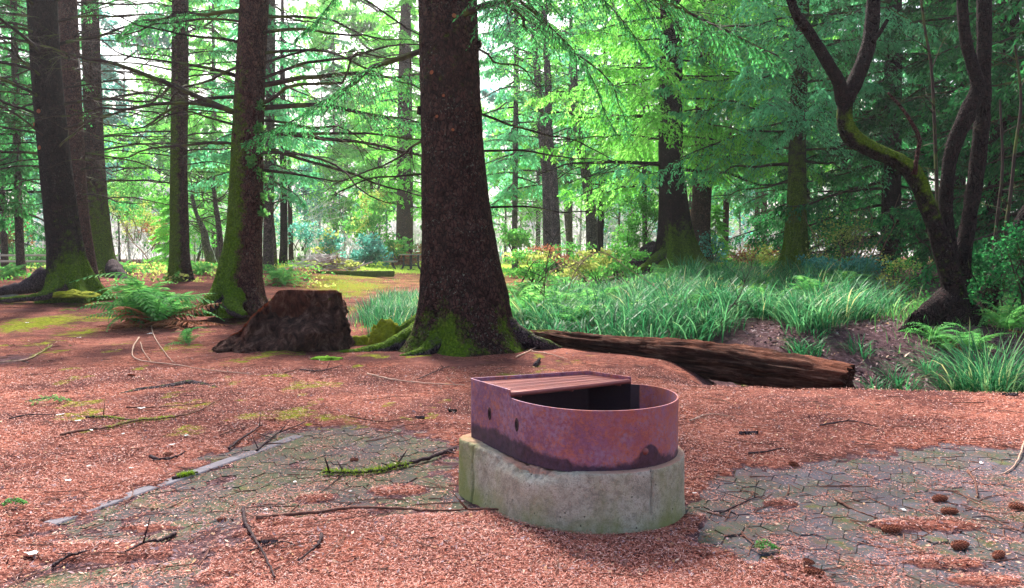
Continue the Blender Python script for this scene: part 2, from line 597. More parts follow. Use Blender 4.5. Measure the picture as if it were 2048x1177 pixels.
def steel_mat():
    k = NT('rusted_steel')
    p = k.pos(True)
    n1 = k.noise(p, 7, 5, .6)
    n2 = k.noise(p, 55, 5, .7)
    sx = k.n('ShaderNodeSeparateXYZ')
    k.l(p, sx.inputs[0])
    n1 = k.math('ADD', k.math('MULTIPLY', n1, .45), k.math('MULTIPLY', sx.outputs[0], .42))
    c = k.ramp(n1, [(.02, (.14, .052, .105)), (.20, (.24, .070, .090)), (.34, (.36, .090, .065)), (.50, (.46, .125, .045))])
    c = k.mix(k.ramp(k.noise(p, 16, 9, .85), [(.44, 0.0), (.60, .75)]), c, (.25, .115, .23))
    c = k.mix(k.ramp(k.noise(p, 9, 9, .85), [(.52, 0.0), (.64, .75)]), c, (.46, .135, .06))
    c = k.mix(k.math('MULTIPLY', k.ramp(n2, [(.44, 0.0), (.58, .9)]), k.ramp(k.noise(p, 5, 3), [(.42, 0.1), (.58, 1.0)])), c, (.29, .18, .28))
    c = k.mix(k.ramp(k.noise(p, 34, 6, .8), [(.50, 0.0), (.64, .7)]), c, (.46, .14, .07))
    c = k.mix(k.ramp(k.noise(p, 110, 3, .7), [(.56, 0.0), (.68, .6)]), c, (.13, .04, .045))
    sep = k.n('ShaderNodeSeparateXYZ')
    k.l(p, sep.inputs[0])
    # scorched band along the foot with ragged top, plus stains (amt attribute)
    hgt = k.math('ADD', sep.outputs[2], k.math('MULTIPLY', k.math('SUBTRACT', k.noise(p, 11, 5, .6), .5), .10))
    foot = k.ramp(k.math('SUBTRACT', hgt, k.math('MULTIPLY', k.attr('amt'), .12)), [(.316, 1.0), (.337, 0.0)])
    c = k.mix(k.math('MULTIPLY', foot, .90), c, k.ramp(k.noise(p, 30, 5, .7), [(.35, (.010, .006, .013)), (.65, (.055, .028, .060))]))
    # soot inside (rnd attribute 1)
    soot = k.math('ADD', k.attr('rnd'), k.math('MULTIPLY', k.math('SUBTRACT', k.noise(k.pos(True, scale=(1, 1, .15)), 22, 4, .6), .5), .5))
    c = k.mix(k.ramp(soot, [(.55, 0.0), (.75, .95)]), c, (.018, .014, .022))
    return k.bsdf(c, .58, .45, .25, normal=k.bump(k.math('ADD', n2, n1), .35, .004))


def concrete_mat():
    k = NT('weathered_concrete')
    p = k.pos(True)
    n1 = k.noise(p, 6, 6, .65)
    c = k.ramp(n1, [(.3, (.27, .235, .175)), (.5, (.47, .42, .33)), (.7, (.58, .53, .44))])
    c = k.mix(k.ramp(k.noise(p, 40, 5, .8), [(.40, .5), (.54, 0.0)]), c, (.17, .145, .12))
    gr = k.noise(p, 160, 3, .7)
    c = k.mix(k.ramp(gr, [(.3, .4), (.5, 0.0)]), c, (.15, .13, .11))
    sep = k.n('ShaderNodeSeparateXYZ')
    k.l(p, sep.inputs[0])
    # algae, heavier towards the ground and on the left end
    al = k.math('ADD', k.noise(k.pos(True, scale=(1, 1, .55)), 8, 5, .65), k.math('MULTIPLY', k.attr('amt'), .45))
    c = k.mix(k.ramp(al, [(.48, 0.0), (.98, .8)]), c, (.22, .24, .06))
    vs = k.voro(p, 34, 'F1', 0)
    pit = k.ramp(vs, [(.10, 1.0), (.17, 0.0)])
    msk = k.ramp(k.noise(p, 12, 2), [(.52, 0.0), (.6, 1.0)])
    pit = k.math('MULTIPLY', pit, msk)
    c = k.mix(k.math('MULTIPLY', pit, .75), c, (.055, .045, .05))
    rust = k.attr('rnd')
    c = k.mix(k.ramp(k.math('ADD', rust, k.math('MULTIPLY', k.math('SUBTRACT', n1, .5), 1.2)), [(.7, 0.0), (1.0, .75)]), c, (.40, .19, .14))
    h = k.math('SUBTRACT', k.math('ADD', n1, k.math('MULTIPLY', gr, .4)), k.math('MULTIPLY', pit, 1.0))
    return k.bsdf(c, .95, .08, normal=k.bump(h, .9, .016))


M['steel'] = steel_mat()
M['concrete'] = concrete_mat()


def grate_mat():
    k = NT('rusted_grate')
    p = k.pos(True)
    c = k.ramp(k.noise(p, 9, 6, .7), [(.3, (.20, .060, .060)), (.5, (.25, .070, .060)), (.75, (.33, .090, .048))])
    c = k.mix(k.ramp(k.noise(k.pos(True, scale=(1, 4, 1)), 30, 4, .7), [(.66, 0.0), (.78, .25)]), c, (.40, .26, .36))
    return k.bsdf(c, .55, .5, .3, normal=k.bump(k.noise(p, 70, 4), .3, .003))


M['grate'] = grate_mat()
M['black'] = simple('hole_shade_paint', (.006, .005, .006), (.015, .012, .014), 20)  # shade of an opening put into the colour; the steel is not cut
M['ash'] = simple('ash_bed', (.02, .018, .02), (.09, .08, .085), 25, .95, .8, .03)


def rotwood_mat(name, deep, mid, lit, scale, streak, fresh=((.16, .025, .012), (.42, .085, .025), (.55, .22, .10))):
    k = NT(name)
    p = k.pos(True, scale=scale)
    n1 = k.noise(p, streak, 7, .7, .6)
    n2 = k.noise(k.pos(True), 4, 4, .6)
    c = k.ramp(n1, [(.36, deep), (.52, mid), (.70, lit)])
    c = k.mix(k.math('MULTIPLY', k.attr('rnd'), 1.0), c, k.ramp(n1, [(.35, fresh[0]), (.55, fresh[1]), (.75, fresh[2])]))
    c = k.mix(k.math('MULTIPLY', k.ramp(n2, [(.45, 0.0), (.6, 1.0)]), .35), c, (deep[0] * .8, deep[1] * .8, deep[2] * .8))
    mo = k.math('ADD', k.attr('amt'), k.math('MULTIPLY', k.math('SUBTRACT', k.noise(k.pos(True), 9, 5, .7), .5), 1.3))
    c = k.mix(k.ramp(mo, [(.5, 0.0), (.62, .9)]), c, (.12, .15, .015))
    fb = k.noise(k.pos(True), 26, 8, .8)
    return k.bsdf(c, .95, .06, normal=k.bump(k.math('ADD', n1, k.math('MULTIPLY', fb, .7)), 1.0, .09))


M['stump'] = rotwood_mat('rotten_stump_wood', (.020, .011, .010), (.12, .058, .043), (.38, .23, .18), (1, 1, .6), 9)
M['log'] = rotwood_mat('rotten_log_wood', (.014, .008, .007), (.075, .034, .024), (.22, .125, .095), (.10, 1, 1), 22, ((.10, .035, .024), (.27, .10, .062), (.45, .24, .17)))
M['moss'] = simple('cushion_moss', (.05, .06, .004), (.20, .22, .012), 26, .95, 1.0, .04, (.42, .40, .03))
M['moss_green'] = simple('green_moss', (.03, .07, .006), (.12, .26, .015), 30, .95, 1.0, .03, (.28, .45, .03))
M['rootbark'] = simple('root_bark', (.05, .04, .05), (.14, .11, .135), 14, .85, .9, .03, (.24, .20, .22))
M['stick'] = simple('stick_bark', (.05, .022, .018), (.16, .075, .055), 30, .8, .6, .01, (.36, .22, .18))
M['stick_dark'] = simple('stick_dark_bark', (.015, .01, .012), (.05, .03, .032), 30, .8, .6, .01, (.12, .08, .08))
M['stick_pale'] = simple('stick_pale_bark', (.20, .12, .09), (.42, .27, .20), 30, .8, .6, .01, (.6, .46, .38))
M['cone'] = simple('cone_scales', (.10, .03, .02), (.28, .10, .06), 40, .7, .5, .006, (.42, .20, .13))
M['table'] = simple('table_wood', (.09, .09, .08), (.22, .22, .19), 9, .8)
M['table_metal'] = simple('table_metal', (.02, .022, .022), (.035, .04, .04), 9, .5)
M['rock'] = simple('rock_grey', (.09, .09, .075), (.20, .19, .15), 8, .9, .8, .03)
M['rail'] = simple('rail_wood', (.30, .28, .26), (.50, .47, .44), 6)
M['lichen'] = litter_mat('lichen_leaf', [(0, (.28, .40, .36)), (.5, (.55, .62, .60)), (1, (.80, .76, .74))])
M['deadleaf'] = litter_mat('dead_leaf', [(0, (.10, .055, .06)), (.4, (.30, .20, .22)), (.7, (.42, .22, .10)), (1, (.62, .50, .40))])

rng = np.random.default_rng(11)

# ------------------------------------------------------------------ the forest floor
def poly_field(x, y, px_pts, soft=.12):
    """1 inside the polygon given by photograph pixels on the ground, 0 outside, soft edge"""
    pts = np.array([(W0(px, py)) for px, py in px_pts])
    ins = np.zeros(x.shape, bool)
    dmin = np.full(x.shape, 1e9)
    n = len(pts)
    for i in range(n):
        x1, y1 = pts[i]
        x2, y2 = pts[(i + 1) % n]
        c = ((y1 > y) != (y2 > y)) & (x < (x2 - x1) * (y - y1) / (y2 - y1 + 1e-12) + x1)
        ins ^= c
        dx, dy = x2 - x1, y2 - y1
        t = np.clip(((x - x1) * dx + (y - y1) * dy) / (dx * dx + dy * dy + 1e-12), 0, 1)
        dmin = np.minimum(dmin, np.hypot(x - x1 - t * dx, y - y1 - t * dy))
    sd = np.where(ins, dmin, -dmin)
    return sd / soft


def W0(px, py, z=0.0):
    d = _ray(px, py)
    t = (z - CAM_H) / d[2]
    return d[0] * t, d[1] * t


PAV_R = [(1378, 1130), (1370, 1050), (1400, 975), (1470, 935), (1640, 925), (1760, 905), (1900, 892), (2120, 900), (2400, 1000), (2350, 1230), (1800, 1230), (1640, 1190), (1560, 1128)]
PAV_L = [(60, 1075), (300, 965), (470, 893), (560, 862), (700, 850), (850, 862), (915, 905), (925, 1000), (1000, 1045), (880, 1032), (700, 1028), (540, 1040), (490, 1090), (420, 1200), (-60, 1230), (40, 1130)]
PATCH = [(1850, 1052, 130, 12), (1560, 1010, 40, 8), (1900, 1130, 80, 10),
         (180, 1110, 190, 22), (800, 985, 60, 12), (630, 1000, 40, 8), (300, 1060, 60, 7), (1980, 1165, 90, 10)]


def exposed(x, y):
    """how far the paving shows through the needles, 0..1"""
    nz = (fbm(x * 2.6, y * 2.6, 3.3, 5, .62) - .5) * np.where(x > .2, 2.9, 3.3) + (fbm(x * 11, y * 11, 5.1, 3) - .5) * 3.0
    f = np.maximum(poly_field(x, y, PAV_R), poly_field(x, y, PAV_L)) + nz
    e = sm(-.4, .8, f)
    for px, py, a, b in PATCH:
        cx, cy = W0(px, py)
        rx = a * cy / FPX
        ry = b * cy * cy / (CAM_H * FPX)
        q = ((x - cx) / rx) ** 2 + ((y - cy) / ry) ** 2 + nz * .35
        e = e * sm(.5, 1.3, q)
    return e


MOSS = [(75, 652, 75, 20, .9), (15, 662, 35, 14, .8), (160, 668, 60, 12, .7), (200, 640, 50, 8, .7), (135, 590, 70, 14, 1.), (165, 610, 60, 8, .7), (265, 590, 50, 12, .6),
        (480, 612, 60, 12, .9), (240, 690, 60, 14, .5), (440, 700, 60, 16, .5), (360, 680, 40, 12, .5), (560, 708, 40, 9, .8), (670, 565, 60, 10, .8), (700, 590, 60, 12, .7), (690, 625, 40, 18, .6), (700, 574, 110, 16, .85), (650, 556, 60, 6, .8), (760, 560, 60, 10, .6),
        (1590, 690, 60, 12, .45), (780, 690, 60, 12, .6), (1140, 660, 60, 10, .5), (1480, 770, 30, 12, .5), (420, 776, 40, 6, .6), (90, 815, 30, 7, .4), (250, 855, 40, 6, .5),
        (1080, 700, 60, 12, .4), (980, 725, 80, 8, .35), (20, 690, 30, 20, .4), (720, 555, 70, 6, .8), (600, 560, 40, 10, .5), (1390, 735, 60, 10, .35), (1850, 690, 60, 10, .3), (640, 745, 90, 10, .25)]
SOIL = [(20, 720, 90, 22, .6), (330, 770, 70, 9, .5), (120, 1010, 150, 25, .5), (360, 940, 110, 10, .35), (250, 905, 90, 12, .3), (700, 640, 60, 40, .6), (640, 620, 60, 40, .4), (1790, 735, 120, 45, 1.), (1700, 690, 130, 20, .7),
        (1950, 700, 110, 30, .7), (1500, 880, 90, 10, .25), (80, 600, 90, 8, .35), (560, 735, 100, 8, .35), (900, 560, 50, 10, .6)]


def ell(x, y, lst):
    r = np.zeros(np.shape(x))
    for px, py, a, b, s_ in lst:
        c = G(px, py)
        rx = a * c[1] / FPX
        ry = b * c[1] * c[1] / (CAM_H * FPX)
        r = np.maximum(r, s_ * np.exp(-(((x - c[0]) / rx) ** 2 + ((y - c[1]) / ry) ** 2) * .9))
    return r


MOUND = [(75, 650, 70, 14, .05), (130, 690, 20, 6, .05), (1480, 765, 40, 14, .04), (165, 612, 30, 6, .04), (560, 710, 40, 8, .03), (870, 1100, 400, 50, .03)]


def mound(x, y):
    r = np.zeros(np.shape(x))
    for px, py, a, b, s_ in MOUND:
        c = W0(px, py)
        rx = a * c[1] / FPX
        ry = b * c[1] * c[1] / (CAM_H * FPX)
        r = r + s_ * np.exp(-(((x - c[0]) / rx) ** 2 + ((y - c[1]) / ry) ** 2))
    return r


def gz(x, y):
    x = np.asarray(x, float)
    y = np.asarray(y, float)
    e = exposed(x, y)
    return terr(x, y) + (.012 + .010 * fbm(x * 3, y * 3, 8, 3)) * (1 - e) - np.where(x > .2, .0050, .0012) * e + mound(x, y)


def axis_steps(lo, hi, fine, n0, grow, lim0, lim1):
    a = list(np.arange(lo, hi + fine / 2, fine))
    st = fine
    while a[-1] < lim1:
        st *= grow
        a.append(a[-1] + st)
    st = fine
    b = []
    v = lo
    while v > lim0:
        st *= grow
        v -= st
        b.append(v)
    return np.array(b[::-1] + a)


xs = axis_steps(-4.6, 4.6, .042, 0, 1.075, -320, 320)
ys = axis_steps(2.3, 11.2, .042, 0, 1.04, -60, 420)
X, Y = np.meshgrid(xs, ys)
Z = gz(X, Y)
ny, nx = X.shape
idx = np.arange(nx * ny).reshape(ny, nx)
Q = np.stack([idx[:-1, :-1], idx[:-1, 1:], idx[1:, 1:], idx[1:, :-1]], -1).reshape(-1, 4)
moss_a = ell(X, Y, MOSS)
moss_a = np.maximum(moss_a, .55 * sm(17, 26, Y) * (1 - sm(40, 60, Y)) * sm(-30, 2, X))
moss_a = np.maximum(moss_a, .25 * sm(9, 14, Y) * (1 - sm(40, 60, Y)))
moss_a = np.maximum(moss_a, .42 * sm(.2, .8, X) * exposed(X, Y))
spots_n = fbm(X * 3.1, Y * 2.2, 21, 3)
moss_a = np.maximum(moss_a, .62 * sm(.60, .68, spots_n) * sm(4.4, 5.4, Y) * (1 - sm(12, 16, Y)) * sm(2.0, 0, X))
soil_a = np.maximum(ell(X, Y, SOIL), .75 * sm(1.4, 2.4, X) * sm(7.1, 7.7, Y) * (1 - sm(12, 15, Y)))
soil_a = np.maximum(soil_a, exposed(X, Y))
# dark forest mould under the sedges and away to the right
soil_a = np.maximum(soil_a, .8 * sm(.4, 1.4, X) * sm(10.2, 11.2, Y) * (1 - sm(30, 50, Y)))
lawn_a = sm(33, 36, Y + (fbm(X * .3, 0, 2, 2) - .5) * 4) * (1 - sm(58, 70, Y)) * sm(-30, -20, X) * (1 - sm(6, 10, X))
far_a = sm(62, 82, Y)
g = Geo()
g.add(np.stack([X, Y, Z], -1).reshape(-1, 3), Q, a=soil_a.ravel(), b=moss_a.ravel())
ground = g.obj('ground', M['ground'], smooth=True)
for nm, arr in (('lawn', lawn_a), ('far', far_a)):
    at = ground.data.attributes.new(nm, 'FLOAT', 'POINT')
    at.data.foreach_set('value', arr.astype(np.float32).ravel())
tag(ground, 'forest floor of reddish fallen needles rising to a wooded slope', kind='structure')

# ------------------------------------------------------------------ paving stones
KA = math.radians(64)
ku = np.array([math.cos(KA), math.sin(KA)])
kv = np.array([-ku[1], ku[0]])


def paver_mesh(seed):
    r = np.random.default_rng(seed)
    a, b = .098, .058      # half length, half width
    ang = [(-a, 0), (-a * .55, -b), (a * .55, -b), (a, 0), (a * .55, b), (-a * .55, b)]
    g = Geo()
    V = []
    for (zz, k) in ((-.05, 1.0), (-.006, 1.0), (0, .97)):
        for (x, y) in ang:
            V.append((x * k + r.normal(0, .0012), y * k + r.normal(0, .0012), zz))
    Qs = [(l * 6 + i, l * 6 + (i + 1) % 6, l * 6 + 6 + (i + 1) % 6, l * 6 + 6 + i) for l in range(2) for i in range(6)]
    Qs += [(12, 13, 14, 15), (12, 15, 16, 17)]
    g.add(V, Qs, a=r.random())
    return g


pav_root = tag(empty('pavement', (0, 3.6, 0)), 'mossy interlocking paving around the fire pit', kind='structure')
pm = [paver_mesh(i) for i in range(6)]
pmm = [q.mesh('paver', M['paver']) for q in pm]
pmo = [q.mesh('paver', M['paver_old']) for q in pm]
spots = []
LX, LY = .098 * 2 * .775 + .0025, .058 * 2 + .0025
for i in range(-60, 60):
    for j in range(-60, 60):
        p = np.array([.6, 4.1]) + ku * (i * LX) + kv * (j * LY + (LY / 2 if i % 2 else 0))
        x, y = p
        if 2.5 < y < 6.6 and -3.2 < x < 4.0 and abs(x) < y * .66 + .2:
            spots.append((x, y))
spots = np.array(spots)
ee = exposed(spots[:, 0], spots[:, 1])
spots = spots[(ee > .12) & ~((np.hypot(spots[:, 0] - .41, spots[:, 1] - 3.87) < .36) & True)]
spots = spots[np.argsort(np.hypot(spots[:, 0], spots[:, 1]))]
rest = Geo()
for n_, (x, y) in enumerate(spots):
    dz = rng.normal(0, .0016) + .002
    rz = KA + rng.normal(0, .02) + (math.pi if rng.random() < .5 else 0)
    if n_ < 300:
        o = link('paving_stone', (pmm if x > .2 else pmo)[n_ % 6], pav_root)
        o.location = (x, y - 3.6, dz)
        o.rotation_euler = (rng.normal(0, .010), rng.normal(0, .010), rz)
    else:
        s_ = pm[n_ % 6]
        V = s_.v[0]
        c, s2 = math.cos(rz), math.sin(rz)
        rest.add(np.stack([V[:, 0] * c - V[:, 1] * s2 + x, V[:, 0] * s2 + V[:, 1] * c + y - 3.6, V[:, 2] + dz], 1), s_.q[0], a=rng.random(), m=0 if x > .2 else 1)
if rest.n:
    tag(rest.obj('paving_stones_rest', [M['paver'], M['paver_old']], pav_root), kind='stuff')

# the flush edging along the left of the paving
ep = [W0(95, 1052), W0(260, 985), W0(430, 925), W0(600, 872)]
er = tag(empty('paving_edging', (*ep[0], 0)), 'flush grey concrete edging strip along the paving', kind='structure')
p0, p1 = np.array(ep[0]), np.array(ep[-1])
dd = (p1 - p0)
Lx = np.linalg.norm(dd)
dd = dd / Lx
nb = 3
for i in range(nb):
    g = Geo()
    l = Lx / nb
    c = dd * (l * (i + .5))
    box_geo(g, (0, 0, 0), (l - .008, .085, .10), a=rng.random(), bev=.006)
    o = g.obj('edging_block', M['edging'], er)
    o.location = (c[0] + rng.normal(0, .004), c[1], -.039 + rng.normal(0, .001) - (.006 if i == 2 else 0))
    o.rotation_euler = (0, 0, math.atan2(dd[1], dd[0]) + rng.normal(0, .008))


# ------------------------------------------------------------------ loose needles (nobody could count them)
def needle_field():
    N = 430000
    u = rng.random(N)
    y = 2.45 / (1 - u * (1 - 2.45 / 8.2))          # density falls off with distance
    x = (rng.random(N) * 2 - 1) * (y * .70 + .25)
    e = exposed(x, y)
    cl = fbm(x * 4.2, y * 4.2, 4, 3)
    thick = sm(.35, .6, fbm(x * .9, y * .9, 11, 3))
    keep = rng.random(N) < np.where(e > .5, np.where(x > .2, .09, .20) + .55 * sm(.50, .66, cl), .45 + .55 * thick)
    d = np.hypot(x - .41, y - 3.87)
    keep &= d > .455
    keep &= ~((x > -.3) & (x < .65) & (y > 3.8) & (y < 4.45))
    x, y, e = x[keep], y[keep], e[keep]
    n = len(x)
    L = rng.uniform(.012, .024, n) * (1 + .05 * np.clip(y - 4, 0, 9))
    wd = rng.uniform(.0011, .0020, n) * (1 + .28 * np.clip(y - 3.2, 0, 9))
    base = np.maximum(gz(x, y), np.where(e > .4, .004, -9))
    z = base + .002 + rng.random(n) * .010 * (1 - e)
    th = rng.random(n) * np.pi * 2
    tl = rng.normal(0, .28, n) * (1 - .8 * e)
    dv = np.stack([np.cos(th) * np.cos(tl), np.sin(th) * np.cos(tl), np.sin(tl)], 1)
    sv = np.stack([-np.sin(th), np.cos(th), rng.normal(0, .5, n)], 1)
    c = np.stack([x, y, z + np.abs(np.sin(tl)) * L / 2], 1)
    V = np.stack([c - dv * L[:, None] / 2, c + sv * wd[:, None], c + dv * L[:, None] / 2 - sv * wd[:, None] * .3], 1)
    g = Geo()
    t = np.arange(n * 3).reshape(-1, 3)
    g.add(V.reshape(-1, 3), None, t, a=np.repeat(np.clip(rng.beta(1.7, 1.5, n), 0, 1), 3))
    o = g.obj('fallen_needles', M['needles'])
    tag(o, 'reddish brown spruce needles fallen over the ground', 'needles', kind='stuff')


needle_field()

# ------------------------------------------------------------------ fire pit: concrete footing, steel ring, cooking grate
FC = np.array([.41, 3.87])
FR = .40
A_, B_, C_, D_ = np.array([-.224, 4.112]), np.array([.42, 4.36]), np.array([.628, 4.15]), np.array([-.012, 3.775])
fp = empty('fire_pit', (FC[0], FC[1], 0), 0, 'rusty purple steel fire ring with cooking grate on a mossy concrete footing', 'fire pit')


def arc(c, r, a0, a1, n):
    t = np.linspace(a0, a1, n)
    return np.stack([c[0] + r * np.cos(t), c[1] + r * np.sin(t)], 1)


aD = math.atan2(D_[1] - FC[1], D_[0] - FC[0]) + 2 * math.pi
aC = math.atan2(C_[1] - FC[1], C_[0] - FC[0])
rD, rC = np.linalg.norm(D_ - FC), np.linalg.norm(C_ - FC)
ta = np.linspace(aD, aC + 2 * math.pi, 90)
if ta[-1] < ta[0]:
    ta = np.linspace(aD, aC + 2 * math.pi, 90)
rr = FR + (rD - FR) * np.clip(1 - (ta - ta[0]) / .7, 0, 1) ** 2 + (rC - FR) * np.clip(1 - (ta[-1] - ta) / .5, 0, 1) ** 2
arcp = np.stack([FC[0] + rr * np.cos(ta), FC[1] + rr * np.sin(ta)], 1)


def seg(a, b, n):
    return a[None] + (b - a)[None] * np.linspace(0, 1, n, endpoint=False)[:, None]


def plan_path(rc=.03):
    """closed outline: A -> D -> arc -> C -> B -> A, with the two back corners rounded"""
    def rnd(p, q, r_, n=6):
        u = (p - q) / np.linalg.norm(p - q)
        v = (r_ - q) / np.linalg.norm(r_ - q)
        a, b = q + u * rc, q + v * rc
        t = np.linspace(0, 1, n)[:, None]
        return (1 - t) ** 2 * a + 2 * t * (1 - t) * q + t * t * b
    ca = rnd(B_, A_, D_)
    cb = rnd(C_, B_, A_)
    return np.vstack([ca, seg(ca[-1], D_, 14)[1:], arcp, seg(C_, cb[0], 10)[1:], cb, seg(cb[-1], ca[0], 22)[1:]])


plan = plan_path()
closed = np.vstack([plan, plan[:1]])
cum = np.r_[0, np.cumsum(np.linalg.norm(np.diff(closed, axis=0), axis=1))]


def normals2(p):
    t = np.roll(p, -1, 0) - np.roll(p, 1, 0)
    t /= np.linalg.norm(t, axis=1)[:, None] + 1e-9
    return np.stack([t[:, 1], -t[:, 0]], 1)


n2 = normals2(plan)
if ((plan - plan.mean(0)) * n2).sum() < 0:
    n2 = -n2
loc = plan - FC
npn = len(plan)
# which outline points belong to the raised box at the back
u_dc = (C_ - D_) / np.linalg.norm(C_ - D_)
v_dc = np.array([-u_dc[1], u_dc[0]])
isbox = ((plan - D_) @ v_dc) > -.006
zr, zb, z0 = .568, .606, .285


def ring_steel():
    g = Geo()
    ins = loc - n2 * .007
    nz = 14
    for (pts, rndv, flip) in ((loc, 0.0, False), (ins, .80, True)):
        lev = []
        for k in range(nz + 1):
            z = z0 + (zr - z0) * k / nz
            lev.append(np.c_[pts + (0 if flip else 1) * n2 * (.0015 * (fbm(cum[:-1] * 8, z * 8, 2, 3) - .5))[:, None], np.full(npn, z)])
        V = np.concatenate(lev)
        i = np.arange(npn)
        j = (i + 1) % npn
        Qs = []
        for k in range(nz):
            a, b = k * npn, (k + 1) * npn
            q = np.stack([a + i, a + j, b + j, b + i], 1)
            Qs.append(q if not flip else q[:, ::-1])
        # stain near the right-hand bolt
        amt = np.zeros(len(V))
        if not flip:
            bw = W(1290, 903, 3.56) - np.array([*FC, 0])
            dd_ = np.linalg.norm(V - bw, axis=1)
            amt = 1.3 * np.exp(-(dd_ / .055) ** 2) + .45 * np.exp(-((V[:, 0] + .48) / .25) ** 2)
        sp = (V[:, :2] - (D_ - FC)) @ v_dc
        rv = np.full(len(V), rndv * 0.0)
        if flip:
            rv = np.where(sp > -.03, 1.0, .62 - .5 * sm(0, .5, V[:, 0] * .8 - V[:, 1] * .6 + .1) + .1)
        g.add(V, np.concatenate(Qs), a=rv, b=amt)
    # box wall above the ring
    bi = np.where(isbox)[0]
    # contiguous run through the back
    start = [q for q in bi if not isbox[(q - 1) % npn]][0]
    run = [start]
    while isbox[(run[-1] + 1) % npn]:
        run.append((run[-1] + 1) % npn)
    m = len(run)
    for (pts, rv) in ((loc, 0.0), (ins, .55)):
        V = np.concatenate([np.c_[pts[run], np.full(m, z)] for z in (zr, (zr + zb) / 2, zb)])
        q = []
        for l in range(2):
            for a in range(m - 1):
                f = (l * m + a, l * m + a + 1, (l + 1) * m + a + 1, (l + 1) * m + a)
                q.append(f if rv == 0 else f[::-1])
        g.add(V, q, a=rv)
    V = np.concatenate([np.c_[loc[run], np.full(m, zb)], np.c_[ins[run], np.full(m, zb)]])
    g.add(V, [(a, a + 1, m + a + 1, m + a) for a in range(m - 1)], a=0)
    for e in (run[0], run[-1]):
        g.add([(*loc[e], zr), (*loc[e], zb), (*ins[e], zb), (*ins[e], zr)], [(0, 1, 2, 3)], a=0)
    fr = [q for q in range(npn) if not (isbox[q] and isbox[(q + 1) % npn])]
    V = np.concatenate([np.c_[loc, np.full(npn, zr)], np.c_[ins, np.full(npn, zr)]])
    g.add(V, [(a, (a + 1) % npn, npn + (a + 1) % npn, npn + a) for a in fr], a=0)
    return g


tag(ring_steel().obj('steel_ring', M['steel'], fp, smooth=False), 'purple rusted steel wall scorched dark along its foot')


def footing():
    g = Geo()
    ou = []
    off = .033 + .038 * sm(.15, -.35, loc[:, 0]) + 0.0
    sid = loc + n2 * off[:, None]
    # smooth the outline a little
    for _ in range(3):
        sid = (np.roll(sid, 1, 0) + 2 * sid + np.roll(sid, -1, 0)) / 4
    # refine
    m = 420
    cl = np.vstack([sid, sid[:1]])
    cc = np.r_[0, np.cumsum(np.linalg.norm(np.diff(cl, axis=0), axis=1))]
    tt = np.linspace(0, cc[-1], m, endpoint=False)
    sd = np.stack([np.interp(tt, cc, cl[:, 0]), np.interp(tt, cc, cl[:, 1])], 1)
    nn = normals2(sd)
    if (sd * nn).sum() < 0:
        nn = -nn
    levels = [(-.06, .008), (0, .006), (.03, .004), (.06, .003), (.09, .002), (.12, .001), (.15, 0), (.18, 0), (.20, 0), (.22, 0), (.24, 0), (.255, 0), (.268, 0), (.282, 0), (.289, -.001), (.2945, -.003), (.298, -.0065), (.2995, -.012), (.300, -.022), (.300, -.035), (.300, -.045), (.299, -.06), (.298, -.08), (.297, -.10)]
    rows = []
    for z, o in levels:
        p = sd + nn * o
        nzv = fbm(p[:, 0] * 9, p[:, 1] * 9, z * 9, 4) - .5
        nf = fbm(p[:, 0] * 45, p[:, 1] * 45, z * 45, 3) - .5
        # broken arris on the left front
        left = np.exp(-((p[:, 0] + .34) / .20) ** 2) * (p[:, 1] < .12)
        chip = left * sm(.22, .29, z + .05 * (fbm(p[:, 0] * 14, p[:, 1] * 14, 9, 3) - .5)) * (.15 + 1.5 * fbm(p[:, 0] * 38, p[:, 1] * 38, z * 38, 3))
        d = .010 * nzv + .007 * nf - .042 * chip
        # two vertical cracks
        for cxp, ang0 in ((W(955, 960, 3.95)[:2] - FC, 1), (W(1302, 1000, 3.5)[:2] - FC, 2)):
            wig = .008 * (fbm(z * 22, 3.1 * ang0, 1, 3) - .5) * 2
            tang = np.stack([-nn[:, 1], nn[:, 0]], 1)
            s_ = ((p - cxp) * tang).sum(1) + wig
            near = np.linalg.norm(p - cxp, axis=1) < .08
            lim = 1.0 if ang0 == 1 else float(sm(.06, .12, z))
            d = d - .028 * near * np.exp(-(s_ / .0042) ** 2) * lim
        q = p + nn * d[:, None]
        zz = z - .028 * chip * (1 if z > .2 else 0) + (.002 * nf if z > .27 else 0)
        rows.append(np.c_[q, zz])
    V = np.concatenate(rows)
    i = np.arange(m)
    j = (i + 1) % m
    Qs = [np.stack([k * m + i, k * m + j, (k + 1) * m + j, (k + 1) * m + i], 1) for k in range(len(levels) - 1)]
    zz = V[:, 2]
    amt = .8 * sm(.16, .0, zz) * (.3 + .7 * fbm(V[:, 0] * 4, V[:, 1] * 4, 1, 2)) + .9 * np.exp(-((V[:, 0] + .68) / .10) ** 2) + .35 * np.exp(-((V[:, 0] - .30) / .08) ** 2)
    rv = np.maximum(.95 * sm(.285, .298, zz), 1.25 * np.exp(-((V[:, 0] + .34) / .18) ** 2) * (V[:, 1] < .12) * sm(.245, .275, zz + .03 * (fbm(V[:, 0] * 14, V[:, 1] * 14, 9, 3) - .5)))
    g.add(V, np.concatenate(Qs), a=rv, b=amt)
    return g


o = footing().obj('concrete_footing', M['concrete'], fp, smooth=True)
tag(o, 'cracked grey concrete footing with a broken arris and green algae')
